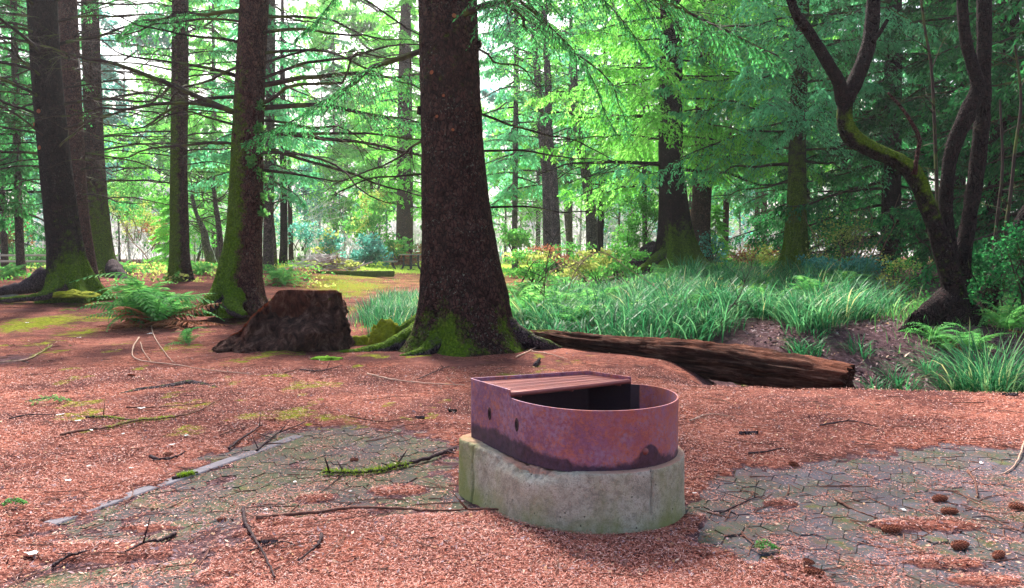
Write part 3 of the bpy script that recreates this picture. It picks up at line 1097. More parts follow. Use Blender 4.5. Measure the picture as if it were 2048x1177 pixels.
# ash bed inside
g = Geo()
m = 40
rings = []
inn = loc - n2 * .008
for k, t in enumerate((1.0, .8, .6, .4, .2)):
    p = inn * t
    rings.append(np.c_[p, .31 + .05 * fbm(p[:, 0] * 9, p[:, 1] * 9, 3, 3)])
V = np.concatenate(rings)
i = np.arange(npn)
j = (i + 1) % npn
g.add(V, np.concatenate([np.stack([k * npn + i, k * npn + j, (k + 1) * npn + j, (k + 1) * npn + i], 1) for k in range(4)]))
g.add(V[-npn:], None, [(0, a, a + 1) for a in range(1, npn - 1)])
g.obj('ash_bed', M['ash'], fp, smooth=True)
# grate
gr = empty('grate', (0, 0, 0))
gr.parent = fp
a3, b3, c3, d3 = [np.r_[p - FC, .583] for p in (A_, B_, C_, D_)]
ce = (a3 + b3 + c3 + d3) / 4
a3, b3, c3, d3 = [ce + (p - ce) * .975 for p in (a3, b3, c3, d3)]
nb = 30
for k in range(nb):
    t = k / (nb - 1)
    s0 = a3 + (d3 - a3) * t
    s1 = b3 + (c3 - b3) * t
    P_ = s0[None] + (s1 - s0)[None] * np.linspace(0, 1, 9)[:, None]
    P_[:, 2] += .0012 * np.sin(np.linspace(0, 3, 9) + k) + rng.normal(0, .0006)
    g = Geo()
    r_ = .0047 if k < nb - 1 else .0125
    V, Q, T = tubes(P_, np.full(9, r_), 6, True)
    g.add(V, Q, T)
    g.obj('bar', M['grate'], gr, smooth=True)
for t in (.08, .5, .92):
    s0 = a3 + (b3 - a3) * t
    s1 = d3 + (c3 - d3) * t
    g = Geo()
    P_ = s0[None] + (s1 - s0)[None] * np.linspace(0, 1, 3)[:, None] - np.array([0, 0, .014])
    V, Q, T = tubes(P_, np.full(3, .007), 6, True)
    g.add(V, Q, T)
    g.obj('cross_bar', M['grate'], gr, smooth=True)


# bolt and the two slotted holes in the ring
def on_wall(px, py):
    best = None
    for t in np.linspace(3.3, 4.3, 2000):
        p = W(px, py, t)
        q = p[:2] - FC
        dmin = np.min(np.linalg.norm(loc - q, axis=1))
        if best is None or dmin < best[0] - 1e-6:
            best = (dmin, p)
        if best[0] < .008 and dmin > best[0] + .02:
            break
    p = best[1]
    k = int(np.argmin(np.linalg.norm(loc - (p[:2] - FC), axis=1)))
    # exact foot on the outline
    q = p[:2] - FC
    tdir = np.array([-n2[k][1], n2[k][0]])
    f = loc[k] + tdir * ((q - loc[k]) @ tdir)
    return np.r_[f, p[2]], n2[k]


for (px, py, kind) in ((1290, 903, 'bolt'), (978, 828, 'slot_hole'), (1033, 850, 'slot_hole')):
    p, nn = on_wall(px, py)
    tdir = np.array([-nn[1], nn[0], 0])
    n3 = np.array([*nn, 0])
    up = np.array([0, 0, 1.0])
    g = Geo()
    th = np.arange(10) / 10 * 2 * np.pi
    if kind == 'bolt':
        prof = [(.016, 0.0), (.016, .003), (.010, .0035), (.010, .009), (.006, .0125), (.0005, .0135)]
        V = np.concatenate([p + tdir * (r * np.cos(th))[:, None] + up * (r * np.sin(th))[:, None] + n3 * h for r, h in prof])
        Qs = [(k * 10 + i, k * 10 + (i + 1) % 10, k * 10 + 10 + (i + 1) % 10, k * 10 + 10 + i) for k in range(len(prof) - 1) for i in range(10)]
        g.add(V, Qs)
        g.obj('bolt', M['grate'], fp, smooth=True)
    else:
        # raised burr round a disc whose black paints the slot's inner shade
        prof = [(1.7, .0015), (1.15, .005), (.9, .004), (.78, .0016)]
        V = np.concatenate([p + tdir * (.010 * r * np.cos(th))[:, None] + up * (.020 * r * np.sin(th))[:, None] + n3 * h for r, h in prof])
        Qs = [(k * 10 + i, k * 10 + (i + 1) % 10, k * 10 + 10 + (i + 1) % 10, k * 10 + 10 + i) for k in range(3) for i in range(10)]
        g.add(V, Qs)
        T = [(30, 30 + i, 30 + i + 1) for i in range(1, 9)]
        o = g.obj('slot_hole', M['stick_dark'], fp, smooth=True)
        h = Geo()
        h.add(V[30:], None, [(0, i, i + 1) for i in range(1, 9)])
        h.obj('hole_shade_disc', M['black'], o)

# ------------------------------------------------------------------ trunks, limbs and bare twigs
def trunk_geo(prof, H, nside, ring, flare=.25, lobes=5, rough=.02, moss=None, seed=0, above=0.0, plates=0.0):
    """prof: rows (x, y, z, r) from the foot upward, relative to the base. Continues straight to height H."""
    r_ = np.random.default_rng(seed)
    prof = np.asarray(prof, float)
    if prof[-1, 2] < H:
        k = min(len(prof) - 1, 2)
        d = (prof[-1, :2] - prof[-1 - k, :2]) / max(prof[-1, 2] - prof[-1 - k, 2], .1)
        e = H - prof[-1, 2]
        last = prof[-1].copy()
        last[:2] += d * e * .6
        last[2] = H
        last[3] = max(prof[-1, 3] * max(.12, 1 - e / 26), .02)
        prof = np.vstack([prof, last])
    C = crom(prof, ring)
    # denser at the foot
    z = C[:, 2]
    th = np.arange(nside) / nside * 2 * np.pi
    ph = r_.random(8) * 6.28
    zz = z[:, None] - z[0]
    lob = 0
    for i in range(3):
        lob = lob + np.cos((lobes - 1 + i) * th[None] + ph[i]) * (1 if i == 1 else .5)
    R0 = prof[0, 3]
    fl = np.exp(-zz / (R0 * 1.1))
    rad = C[:, 3:4] * (1 + flare * fl * lob * .5)
    cx, sy = np.cos(th)[None], np.sin(th)[None]
    nb = fbm(cx * 2.2 + seed, sy * 2.2, zz * 1.3, 3) - .5
    rad = rad * (1 + rough * 5 * nb)
    if plates:
        pn = fbm(cx * C[:, 3:4] * 30 + seed, sy * C[:, 3:4] * 30, zz * 17, 3) - .5
        rad = rad + plates * pn * 2
    V = np.stack([C[:, 0:1] + rad * cx, C[:, 1:2] + rad * sy, np.broadcast_to(z[:, None], rad.shape)], -1).reshape(-1, 3)
    i = np.arange(ring - 1)[:, None] * nside
    c = np.arange(nside)[None]
    c2 = (c + 1) % nside
    Q = np.stack([i + c, i + c2, i + nside + c2, i + nside + c], -1).reshape(-1, 4)
    g = Geo()
    TH = np.broadcast_to(th[None], rad.shape).ravel()
    ZZ = np.broadcast_to(zz, rad.shape).ravel()
    am = moss(TH, ZZ) if moss else 0.0
    g.add(V, Q, a=.5, b=am)
    return g, C


def limb_geo(g, rg, p0, dirv, L, r0, sag=.15, curl=.25, ntw=8, tw=.35, sub=3, n=12, lift=0.0):
    """one bare conifer limb with side twigs; returns the limb's axis"""
    dirv = np.asarray(dirv, float)
    dirv = dirv / np.linalg.norm(dirv)
    s = np.linspace(0, 1, n)
    side = np.cross(dirv, [0, 0, 1.0])
    side = side / max(np.linalg.norm(side), 1e-6)
    wob = (fbm(s * 4, rg.random() * 99, 0, 2) - .5) * curl * L * s
    wob2 = (fbm(s * 4, rg.random() * 99, 5, 2) - .5) * curl * L * .6 * s
    P = np.asarray(p0)[None] + dirv[None] * (L * s)[:, None] + side[None] * wob[:, None]
    P[:, 2] += -sag * L * s ** 1.6 + lift * L * s ** 3 + wob2
    R = r0 * (1 - s) ** .8 + r0 * .12
    V, Q, _ = tubes(P, R, 6)
    g.add(V, Q, a=rg.random() * .5)
    if ntw:
        t = np.sort(rg.uniform(.12, .98, ntw))
        at = np.stack([np.interp(t, s, P[:, i]) for i in range(3)], 1)
        sg = rg.choice([-1, 1], ntw)
        ang = rg.uniform(.5, 1.1, ntw)
        dv = dirv[None] * np.cos(ang)[:, None] + side[None] * (sg * np.sin(ang))[:, None] + np.array([0, 0, 1.0])[None] * rg.normal(-.18, .28, ntw)[:, None]
        dv = norm(dv)
        l = tw * L * (1 - t * .65) * rg.uniform(.5, 1.2, ntw)
        k = np.linspace(0, 1, 6)
        wv = rg.normal(0, .08, (ntw, 3))
        TP = at[:, None] + dv[:, None] * (l[:, None] * k[None])[..., None] + (wv[:, None] * (l[:, None] * (k ** 2)[None])[..., None]) * 2.0
        TP[:, :, 2] -= (.22 * l[:, None] * (k ** 2)[None])
        TR = (.30 * r0 * (1 - t * .5))[:, None] * (1 - k * .75)[None]
        TR = np.maximum(TR, .0022)
        V, Q, _ = tubes(TP, TR, 3)
        g.add(V, Q, a=rg.random() * .8 + .1)
        if sub:
            nt = ntw * sub
            pi = np.repeat(np.arange(ntw), sub)
            kk = rg.uniform(.25, .95, nt)
            at2 = TP[pi, 0] + (TP[pi, -1] - TP[pi, 0]) * kk[:, None]
            dv2 = norm(dv[pi] + rg.normal(0, .55, (nt, 3)) + np.array([0, 0, -.15]))
            l2 = l[pi] * rg.uniform(.2, .5, nt)
            k2 = np.linspace(0, 1, 4)
            T2 = at2[:, None] + dv2[:, None] * (l2[:, None] * k2[None])[..., None]
            T2[:, :, 2] -= .25 * l2[:, None] * (k2 ** 2)[None]
            V, Q, _ = tubes(T2, np.broadcast_to(np.array([.0032, .0026, .002, .0012]), (nt, 4)), 3)
            g.add(V, Q, a=rg.random() * .8 + .2)
    return P


def spray(g, rg, P, L, ns=18, tl=.45, per=11, leaf=.085, wid=.02, droop=.35, m=0, twm=1, start=.12, flat=.35):
    """conifer foliage along a limb axis P: side twigs lined with small flat leafy blades"""
    n = len(P)
    s = np.linspace(0, 1, n)
    t = np.linspace(start, 1.0, ns) + rg.normal(0, .012, ns)
    t = np.clip(t, 0, 1)
    at = np.stack([np.interp(t, s, P[:, i]) for i in range(3)], 1)
    ax = norm(np.stack([np.interp(t, s, np.gradient(P[:, i])) for i in range(3)], 1))
    side = norm(np.cross(ax, np.array([0, 0, 1.0])))
    sg = np.where(np.arange(ns) % 2 == 0, 1, -1)
    ang = rg.uniform(.75, 1.15, ns)
    dv = norm(ax * np.cos(ang)[:, None] + side * (sg * np.sin(ang))[:, None] + np.array([0, 0, 1.0]) * rg.normal(-droop * .5, .12, ns)[:, None])
    l = tl * L * (1.08 - t) ** .8 * rg.uniform(.65, 1.15, ns)
    k = (np.arange(per) + .3) / per
    dr = np.array([0, 0, -1.0])
    base = at[:, None] + dv[:, None] * (l[:, None] * k[None])[..., None] + dr * (droop * l[:, None] * (k ** 1.8)[None])[..., None]
    # twigs themselves
    kk = np.linspace(0, 1, 4)
    TP = at[:, None] + dv[:, None] * (l[:, None] * kk[None])[..., None] + dr * (droop * l[:, None] * (kk ** 1.8)[None])[..., None]
    V, Q, _ = tubes(TP, np.broadcast_to(np.array([.006, .0045, .003, .0015]), (ns, 4)), 3)
    g.add(V, Q, a=.3, m=twm)
    tg = norm(dv[:, None] + dr * (droop * 1.8 * (k ** .8))[None, :, None])
    bs = np.repeat(base.reshape(-1, 3), 2, 0)
    tgr = np.repeat(tg.reshape(-1, 3), 2, 0)
    nn = len(bs)
    sd = norm(np.cross(tgr, np.array([0, 0, 1.0])) + rg.normal(0, flat, (nn, 3)))
    s2 = np.tile([1, -1], nn // 2)
    ld = norm(tgr * rg.uniform(.45, 1.1, nn)[:, None] + sd * (s2 * 1.0)[:, None] + dr * rg.uniform(0, .5 + droop, nn)[:, None])
    ll = leaf * rg.uniform(.6, 1.3, nn)
    wv = norm(np.cross(ld, rg.normal(0, 1, (nn, 3)) * .6 + np.array([0, 0, 1.0]))) * (wid * rg.uniform(.6, 1.3, nn))[:, None]
    b = bs + rg.normal(0, leaf * .15, (nn, 3))
    Vq = np.stack([b, b + ld * (ll * .45)[:, None] + wv, b + ld * ll[:, None], b + ld * (ll * .5)[:, None] - wv], 1)
    q = np.arange(nn * 4).reshape(-1, 4)
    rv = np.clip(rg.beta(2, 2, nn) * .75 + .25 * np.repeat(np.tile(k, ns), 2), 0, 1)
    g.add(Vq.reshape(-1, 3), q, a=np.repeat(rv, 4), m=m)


def leaf_blob(g, rg, c, rad, n, size, m=0, clump=9, up=.3):
    """broad leaves gathered in uneven clumps round c"""
    c = np.asarray(c, float)
    rad = np.asarray(rad, float)
    d = norm(rg.normal(0, 1, (clump, 3)))
    cc = c + d * rad * rg.uniform(.25, .95, (clump, 1))
    pick = rg.integers(0, clump, n)
    p = cc[pick] + rg.normal(0, 1, (n, 3)) * rad * rg.uniform(.12, .30, (clump, 1))[pick]
    ld = norm(rg.normal(0, 1, (n, 3)) + np.array([0, 0, up]))
    wv = norm(np.cross(ld, rg.normal(0, 1, (n, 3)) + np.array([0, 0, 1.0])))
    l = size * rg.uniform(.5, 1.3, n)
    w_ = wv * (l * .36)[:, None]
    V = np.stack([p, p + ld * (l * .45)[:, None] + w_, p + ld * l[:, None], p + ld * (l * .45)[:, None] - w_], 1)
    g.add(V.reshape(-1, 3), np.arange(n * 4).reshape(-1, 4), a=np.repeat(np.clip(rg.beta(1.6, 2.2, n), 0, 1), 4), m=m)


def px_profile(rows, depth, base):
    """rows (py, px centre, half width px) from the foot upward -> (x,y,z,r) relative to base"""
    out = []
    for py, px, hw in rows:
        p = W(px, py, depth)
        out.append((p[0] - base[0], 0.0, p[2] - base[2], hw * depth / FPX))
    return out


def near_tree(name, label, depth, rows, H, mat, nside, ring, moss=None, seed=1, flare=.3, lobes=5, rough=.02, plates=0.0, group=None, sink=.12, limb_mat='twig', part='trunk', cat='tree'):
    py0, px0, _ = rows[0]
    p = W(px0, py0, depth)
    base = np.array([p[0], depth, p[2]])
    root = empty(name, base, 0, label, cat, group)
    prof = px_profile(rows, depth, base)
    x, y, z, r = prof[0]
    prof = [(x, y, z - sink, r * 1.06)] + prof
    g, C = trunk_geo(prof, H, nside, ring, flare, lobes, rough, moss, seed, plates=plates)
    g.obj(part, M[mat], root, smooth=True)
    return root, base, C


def axis_at(C, z):
    return np.array([np.interp(z, C[:, 2], C[:, 0]), np.interp(z, C[:, 2], C[:, 1]), z]), float(np.interp(z, C[:, 2], C[:, 3]))


def add_limbs(root, C, rg, specs, mat='twig', name='branch'):
    """specs: (z, azimuth deg, pitch deg, length, radius, sag, twigs, foliage or None)"""
    for (z, az, pt, L, r0, sag, ntw, fol) in specs:
        c, r = axis_at(C, z)
        a, b = math.radians(az), math.radians(pt)
        d = np.array([math.cos(a) * math.cos(b), math.sin(a) * math.cos(b), math.sin(b)])
        g = Geo()
        p0 = c + d * r * .6
        P = limb_geo(g, rg, p0, d, L, r0, sag, ntw=ntw, lift=rg.uniform(0, .12), n=14, curl=rg.uniform(.2, .6))
        mats = [M[mat]]
        if fol:
            mats = [M[mat], M[fol[0]]]
            spray(g, rg, P, L, fol[1], fol[2], fol[3], fol[4], fol[5], fol[6], m=1, twm=0, start=fol[7] if len(fol) > 7 else .25)
        g.obj(name, mats, root, smooth=False)


def burr(root, C, z, az, r=.035, ln=.02, col='fern_dead'):
    """a sawn limb stub with its orange cut face"""
    c, rr_ = axis_at(C, z)
    a = math.radians(az)
    d = np.array([math.cos(a), math.sin(a), .1])
    p = c + d * (rr_ * .97)
    P = np.array([p - d * .04, p + d * ln * .5, p + d * ln])
    g = Geo()
    V, Q, T = tubes(P, np.array([r * 1.3, r * 1.1, r]), 9)
    g.add(V, Q, m=0)
    e = V[-9:]
    g.add(np.vstack([e, e.mean(0) + d * .002]), None, [((i + 1) % 9, i, 9) for i in range(9)] + [(i, (i + 1) % 9, 9) for i in range(9)], m=1)
    g.obj('sawn_stub', [M['bark_dark'], M['cutwood']], root)


M['cutwood'] = simple('cut_wood', (.30, .08, .035), (.45, .15, .07), 20)
NEAR = 'large conifer trunks of the clearing'

# --- the big central trunk
def moss_c(th, z):
    a = np.cos(th - math.radians(200))
    return .52 * sm(1.5, 0, z) * (.4 + .6 * sm(-.4, .9, a)) + .42 * np.exp(-((th - math.radians(255)) / .35) ** 2) * sm(.9, .15, z) + .36 * np.exp(-((th - math.radians(325)) / .3) ** 2) * sm(1.6, .1, z) + .24 * sm(2.3, 3.4, z)


ct_root, ct_base, ct_C = near_tree('spruce_tree', 'massive dark spruce trunk in the middle with mossy flared foot', 9.85,
    [(700, 934, 128), (680, 933, 113), (655, 931, 100), (625, 930, 93), (590, 929, 88), (545, 924, 82), (500, 920, 76), (400, 911, 68), (300, 905, 62), (150, 899, 59), (0, 896, 57), (-160, 893, 55)],
    16, 'bark', 150, 420, moss_c, seed=4, flare=.22, lobes=6, rough=.012, plates=.012, group=NEAR)
for z, az in ((3.95, 285), (3.02, 262), (2.78, 248), (2.62, 276), (3.3, 240)):
    burr(ct_root, ct_C, z, az, rng.uniform(.018, .028))
burr(ct_root, ct_C, 2.9, 190, .05, .05)
burr(ct_root, ct_C, 3.7, 352, .05, .05)
rg = np.random.default_rng(5)


def root_obj(parent, base, pts, radii, mat='rootbark', moss=.4, seed=0, name='root', squash=1.0):
    """a root: tube through world points, partly buried"""
    P = crom(np.c_[np.array(pts), np.array(radii)], 36)
    n = len(P)
    C = P[:, :3]
    R = P[:, 3]
    V, Q, T = tubes(C, R, 12, True)
    cs = np.repeat(C, 12, 0)
    v0 = V[:n * 12]
    d = v0 - cs
    k = 1 + .35 * (fbm(v0[:, 0] * 9 + seed, v0[:, 1] * 9, v0[:, 2] * 9, 3) - .5) * 2
    d[:, 2] *= squash
    v0 = cs + d * k[:, None]
    V = np.vstack([v0, V[n * 12:]]) - (np.array(base) if base is not None else 0)
    upf = sm(-.2, .7, norm(np.vstack([d, np.zeros((len(V) - n * 12, 3))]))[:, 2])
    g = Geo()
    g.add(V, Q, T, a=.3, b=moss * upf + .1)
    return g.obj(name, M[mat], parent, smooth=True)


def gp(px, py, dz=0.0):
    p = G(px, py)
    return (p[0], p[1], p[2] + dz)


M['root'] = bark_mat('root_skin', (.03, .022, .028), (.085, .062, .075), (.18, .15, .165), sc=1.2)
root_obj(ct_root, ct_base, [W(845, 660, 9.75), W(790, 690, 9.6), W(735, 706, 9.5), W(690, 712, 9.45), W(625, 718, 9.45)], [.13, .11, .075, .075, .05], 'root', .75, 1)
root_obj(ct_root, ct_base, [W(850, 640, 9.9), W(800, 668, 10.0), W(745, 680, 10.2), W(705, 695, 10.3)], [.12, .10, .09, .04], 'root', .9, 2)
root_obj(ct_root, ct_base, [W(1010, 650, 9.8), W(1055, 680, 9.75), W(1095, 692, 9.8), W(1130, 702, 9.9)], [.14, .10, .07, .03], 'root', .35, 3)
root_obj(ct_root, ct_base, [W(880, 680, 9.45), W(845, 706, 9.2), W(800, 716, 9.1)], [.12, .08, .03], 'root', .55, 4)

# limbs of the central trunk (green, above and to the right; bare snags to the left)
specs = []
for i in range(15):
    z = 3.7 + i * .36 + rg.uniform(-.1, .1)
    specs.append((z, rg.choice([rg.uniform(-60, 75), rg.uniform(100, 190)]), rg.uniform(-5, 18), rg.uniform(2.6, 4.2), .035, rg.uniform(.15, .4), 12, ('fir', 60, .34, 20, .050, .008, .5, .2)))
for z, az, L in ((3.9, 60, 2.6), (3.0, 20, 2.4), (2.45, 15, 2.0), (1.75, 10, 1.8), (2.7, 150, 2.0), (2.2, 165, 1.6), (3.4, 100, 2.0)):
    specs.append((z, az, rg.uniform(-12, 6), L, .016, .12, 9, None))
for z, az, pt, L, sg in ((5.0, 10, -12, 1.9, .9), (5.3, -25, -5, 2.4, .8), (4.9, 30, -10, 2.8, .6), (5.6, -10, 0, 3.2, .7), (5.2, 185, -8, 1.6, .8)):
    specs.append((z, az, pt, L, .02, sg, 14, ('fir', 36, .20, 14, .042, .007, .5, .5)))
add_limbs(ct_root, ct_C, rg, specs)

# --- left-hand trunks
def moss_side(center, top, amt=.6, base=0.0):
    def f(th, z):
        a = np.cos(th - math.radians(center))
        return amt * sm(top, top * .15, z) * sm(-.3, .8, a) + base
    return f


l1, l1b, l1C = near_tree('spruce_tree', 'dark leaning trunk with moss-covered foot at the far left', 15.9,
    [(590, 146, 62), (572, 143, 50), (545, 137, 41), (500, 130, 34), (400, 119, 30), (285, 106, 28), (150, 93, 27), (0, 84, 27), (-150, 76, 26)],
    17, 'bark_dark', 90, 260, lambda th, z: .62 * sm(1.1, .1, z) + .12 * sm(1, 3, z) + .5 * sm(-.2, .9, np.cos(th - math.radians(330))) * sm(3, .3, z), seed=7, flare=.35, lobes=6, plates=.008, group=NEAR)
root_obj(l1, l1b, [W(95, 548, 15.7), W(60, 572, 15.6), W(20, 580, 15.6), W(-30, 588, 15.6)], [.22, .15, .10, .06], 'root', .12, 5)
root_obj(l1, l1b, [W(120, 570, 15.3), W(90, 592, 15.0), W(30, 598, 14.9), W(-20, 603, 14.9)], [.16, .09, .06, .05], 'root', .8, 6)
for z, az in ((2.85, 250), (3.3, 230), (3.55, 262)):
    burr(l1, l1C, z, az, .045, .05)
l2, l2b, l2C = near_tree('spruce_tree', 'reddish trunk close behind the leaning mossy one', 20.5,
    [(575, 176, 26), (520, 170, 20), (420, 158, 17), (300, 150, 17), (150, 142, 17), (0, 135, 17)],
    18, 'bark_red', 40, 120, moss_side(200, 2), seed=8, group=NEAR)
l3, l3b, l3C = near_tree('spruce_tree', 'grey-brown trunk left of the slim trunk, flaring at the foot', 25.0,
    [(548, 212, 34), (530, 208, 27), (500, 203, 22), (430, 197, 20), (330, 190, 18), (200, 185, 17), (50, 181, 16), (-80, 178, 15)],
    19, 'bark', 56, 160, moss_side(300, 5, .6, .08), seed=9, group=NEAR)
root_obj(l3, l3b, [W(225, 535, 24.5), W(245, 556, 23.5), W(270, 575, 22.5)], [.25, .16, .08], 'root', .1, 7)
l4, l4b, l4C = near_tree('spruce_tree', 'slim straight brown trunk between the fern and the left trunks', 21.5,
    [(565, 362, 27), (540, 361, 22), (500, 359, 19), (400, 358, 17), (300, 358, 16), (150, 360, 16), (0, 361, 15), (-120, 362, 14)],
    17, 'bark', 56, 180, moss_side(220, 9, .6, .14), seed=10, group=NEAR)
l5, l5b, l5C = near_tree('spruce_tree', 'brown trunk with green moss climbing its left side behind the stump', 13.6,
    [(615, 474, 66), (600, 474, 56), (575, 476, 48), (540, 480, 42), (480, 487, 36), (400, 492, 34), (300, 495, 31), (150, 501, 28), (0, 509, 27), (-140, 514, 26)],
    16, 'bark_red', 84, 260, lambda th, z: .72 * sm(-.3, .8, np.cos(th - math.radians(205))) * sm(6.5, .2, z) + .12 + .18 * sm(.8, 0, z), seed=11, flare=.3, lobes=6, plates=.010, group=NEAR)
root_obj(l5, l5b, [W(450, 590, 13.4), W(415, 612, 13.2), W(385, 625, 13.0)], [.22, .14, .05], 'root', .85, 8)
root_obj(l5, l5b, [W(470, 595, 13.2), W(470, 620, 12.8), W(490, 632, 12.6)], [.2, .12, .05], 'root', .85, 9)

# hundreds of bare limbs sweeping across the left half
rg = np.random.default_rng(21)
for (root, C, n, z0_, z1_, Lr, r0, azr) in ((l1, l1C, 30, 2.6, 6.8, (2.4, 4.2), .028, [(150, 215), (-50, 40), (250, 290)]),
                                           (l2, l2C, 24, 2.3, 8, (2.5, 4.2), .022, [(-40, 60), (120, 240)]),
                                           (l3, l3C, 44, 2.2, 9.5, (2.8, 5.0), .028, [(-35, 45), (140, 220), (230, 300)]),
                                           (l4, l4C, 34, 2.4, 8.5, (2.0, 3.6), .020, [(-45, 45), (135, 225)]),
                                           (l5, l5C, 30, 2.5, 6.8, (2.2, 4.6), .030, [(-45, 40), (140, 220)])):
    sp = []
    for i in range(n):
        z = z0_ + (z1_ - z0_) * (i + rg.random()) / n
        lo, hi = azr[i % len(azr)]
        fol = None
        if z > 4.8 and rg.random() < .3:
            fol = ('fir', 34, .30, 13, .065, .012, .6, .35)
        sp.append((z, rg.uniform(lo, hi), rg.uniform(2, 26), rg.uniform(*Lr), r0 * rg.uniform(.6, 1.25), rg.uniform(.18, .45), 12, fol))
    add_limbs(root, C, rg, sp)
# the three heavy limbs of the trunk behind the stump that reach to the right
add_limbs(l5, l5C, rg, [(3.35, -8, 6, 3.6, .045, .28, 14, ('fir', 36, .2, 14, .055, .010, .4, .5)), (3.0, 5, -2, 3.5, .040, .20, 14, None), (3.7, -4, 14, 3.4, .045, .22, 12, ('fir', 36, .3, 14, .055, .010, .5, .35)),
                        (2.35, -5, -4, 1.9, .028, .10, 6, None), (3.2, 182, 22, 4.0, .05, .12, 14, None), (2.75, 12, -8, 3.6, .03, .2, 12, None)])

# --- right-hand trunks
r1, r1b, r1C = near_tree('spruce_tree', 'dark trunk on a mossy spreading base behind the sedges', 23.0,
    [(552, 1358, 70), (535, 1358, 58), (510, 1354, 45), (480, 1352, 36), (440, 1349, 31), (380, 1345, 27), (330, 1342, 25), (220, 1341, 23), (100, 1342, 22), (0, 1342, 21), (-80, 1342, 20)],
    18, 'bark_dark', 80, 200, lambda th, z: .75 * sm(2.8, .4, z) * sm(-.6, .6, np.cos(th - math.radians(300))) + .2 * sm(2, 0, z), seed=12, flare=.45, lobes=6, group=NEAR)
for pts, rr2, mo, sd in (([W(1330, 515, 22.8), W(1290, 540, 22.3), W(1245, 556, 21.5), W(1195, 566, 21)], [.3, .17, .10, .05], .5, 10), ([W(1335, 530, 22.6), W(1310, 560, 21.5), W(1290, 575, 21)], [.25, .14, .05], .8, 11),
                         ([W(1385, 520, 22.6), W(1420, 545, 22.3), W(1460, 560, 22)], [.25, .14, .05], .7, 12), ([W(1330, 500, 23), W(1300, 505, 23.2), W(1265, 530, 23)], [.3, .25, .2], .1, 13)):
    root_obj(r1, r1b, pts, rr2, 'root', mo, sd)
r2, r2b, r2C = near_tree('spruce_tree', 'dark trunk just right of the mossy spreading base', 25.5,
    [(525, 1402, 27), (500, 1401, 22), (450, 1401, 20), (380, 1404, 19), (280, 1408, 18), (150, 1410, 17), (0, 1412, 16)],
    19, 'bark', 48, 120, moss_side(250, 2, .4), seed=13, group=NEAR)
r3, r3b, r3C = near_tree('spruce_tree', 'moss-green trunk with a flared foot between the sedges and the dark fir boughs', 20.8,
    [(562, 1587, 50), (548, 1588, 38), (525, 1589, 29), (490, 1592, 23), (440, 1593, 20), (380, 1594, 18), (330, 1594, 17), (250, 1596, 16), (120, 1600, 15), (0, 1604, 14)],
    17, 'bark_mossy', 56, 160, lambda th, z: .5 * sm(5, .5, z) * (.5 + .5 * np.cos(th - math.radians(250))), seed=14, flare=.45, lobes=6, group=NEAR)
# green boughs of those three
rg = np.random.default_rng(31)
for (root, C, n, z0_, z1_, mats) in ((r1, r1C, 54, 3.2, 10.5, 'fir_bright'), (r2, r2C, 34, 3.8, 11, 'fir_bright'), (r3, r3C, 46, 3.3, 9.5, 'fir_blue')):
    sp = []
    for i in range(n):
        z = z0_ + (z1_ - z0_) * (i + rg.random()) / n
        sp.append((z, (i * 137.5 + rg.uniform(-20, 20)) % 360, rg.uniform(-6, 14), rg.uniform(2.6, 4.6) * (1 - .25 * (z - z0_) / (z1_ - z0_)), .03, rg.uniform(.1, .3), 5, (mats, 34, .36, 15, .12, .022, .55, .12)))
    add_limbs(root, C, rg, sp)
add_limbs(r1, r1C, rg, [(3.15, 190, 8, 4.0, .06, .3, 10, None), (3.1, -8, -8, 4.4, .05, .0, 12, None), (2.5, 178, 2, .6, .03, 0, 2, None), (4.6, 172, 8, 4.0, .06, .2, 8, ('fir', 26, .3, 10, .12, .02, .5, .3))])
add_limbs(r3, r3C, rg, [(3.0, 180, 6, 1.9, .05, .25, 8, None), (3.1, 5, 4, 1.5, .04, .2, 6, None), (2.6, 170, -4, 2.2, .03, .2, 10, None)])

# ------------------------------------------------------------------ the crooked many-stemmed tree on the right
D0 = 10.8
ob = W(1890, 648, D0)
kt = empty('crooked_tree', ob, 0, 'dark many-stemmed crooked tree with a mossy elbow leaning over the bank', 'tree')


def stem_part(name, rows, depth_fn, mat, moss, sides=22, n=70, seed=0, rough=.25):
    pts = np.array([np.r_[W(px, py, depth_fn(i)) - ob, hw * .87 * depth_fn(i) / FPX] for i, (px, py, hw) in enumerate(rows)])
    P = crom(pts, n)
    V, Q, T = tubes(P[:, :3], P[:, 3], sides, True)
    m = n * sides
    cs = np.repeat(P[:, :3], sides, 0)
    d = V[:m] - cs
    k = 1 + rough * (fbm(V[:m, 0] * 7 + seed, V[:m, 1] * 7, V[:m, 2] * 4, 4) - .5) * 2
    V[:m] = cs + d * k[:, None]
    up = norm(d)[:, 2]
    am = np.r_[moss(np.repeat(np.linspace(0, 1, n), sides), up) + np.zeros(m), np.zeros(len(V) - m)]
    g = Geo()
    g.add(V, Q, T, a=.4, b=am)
    return g.obj(name, M[mat], kt, smooth=True)


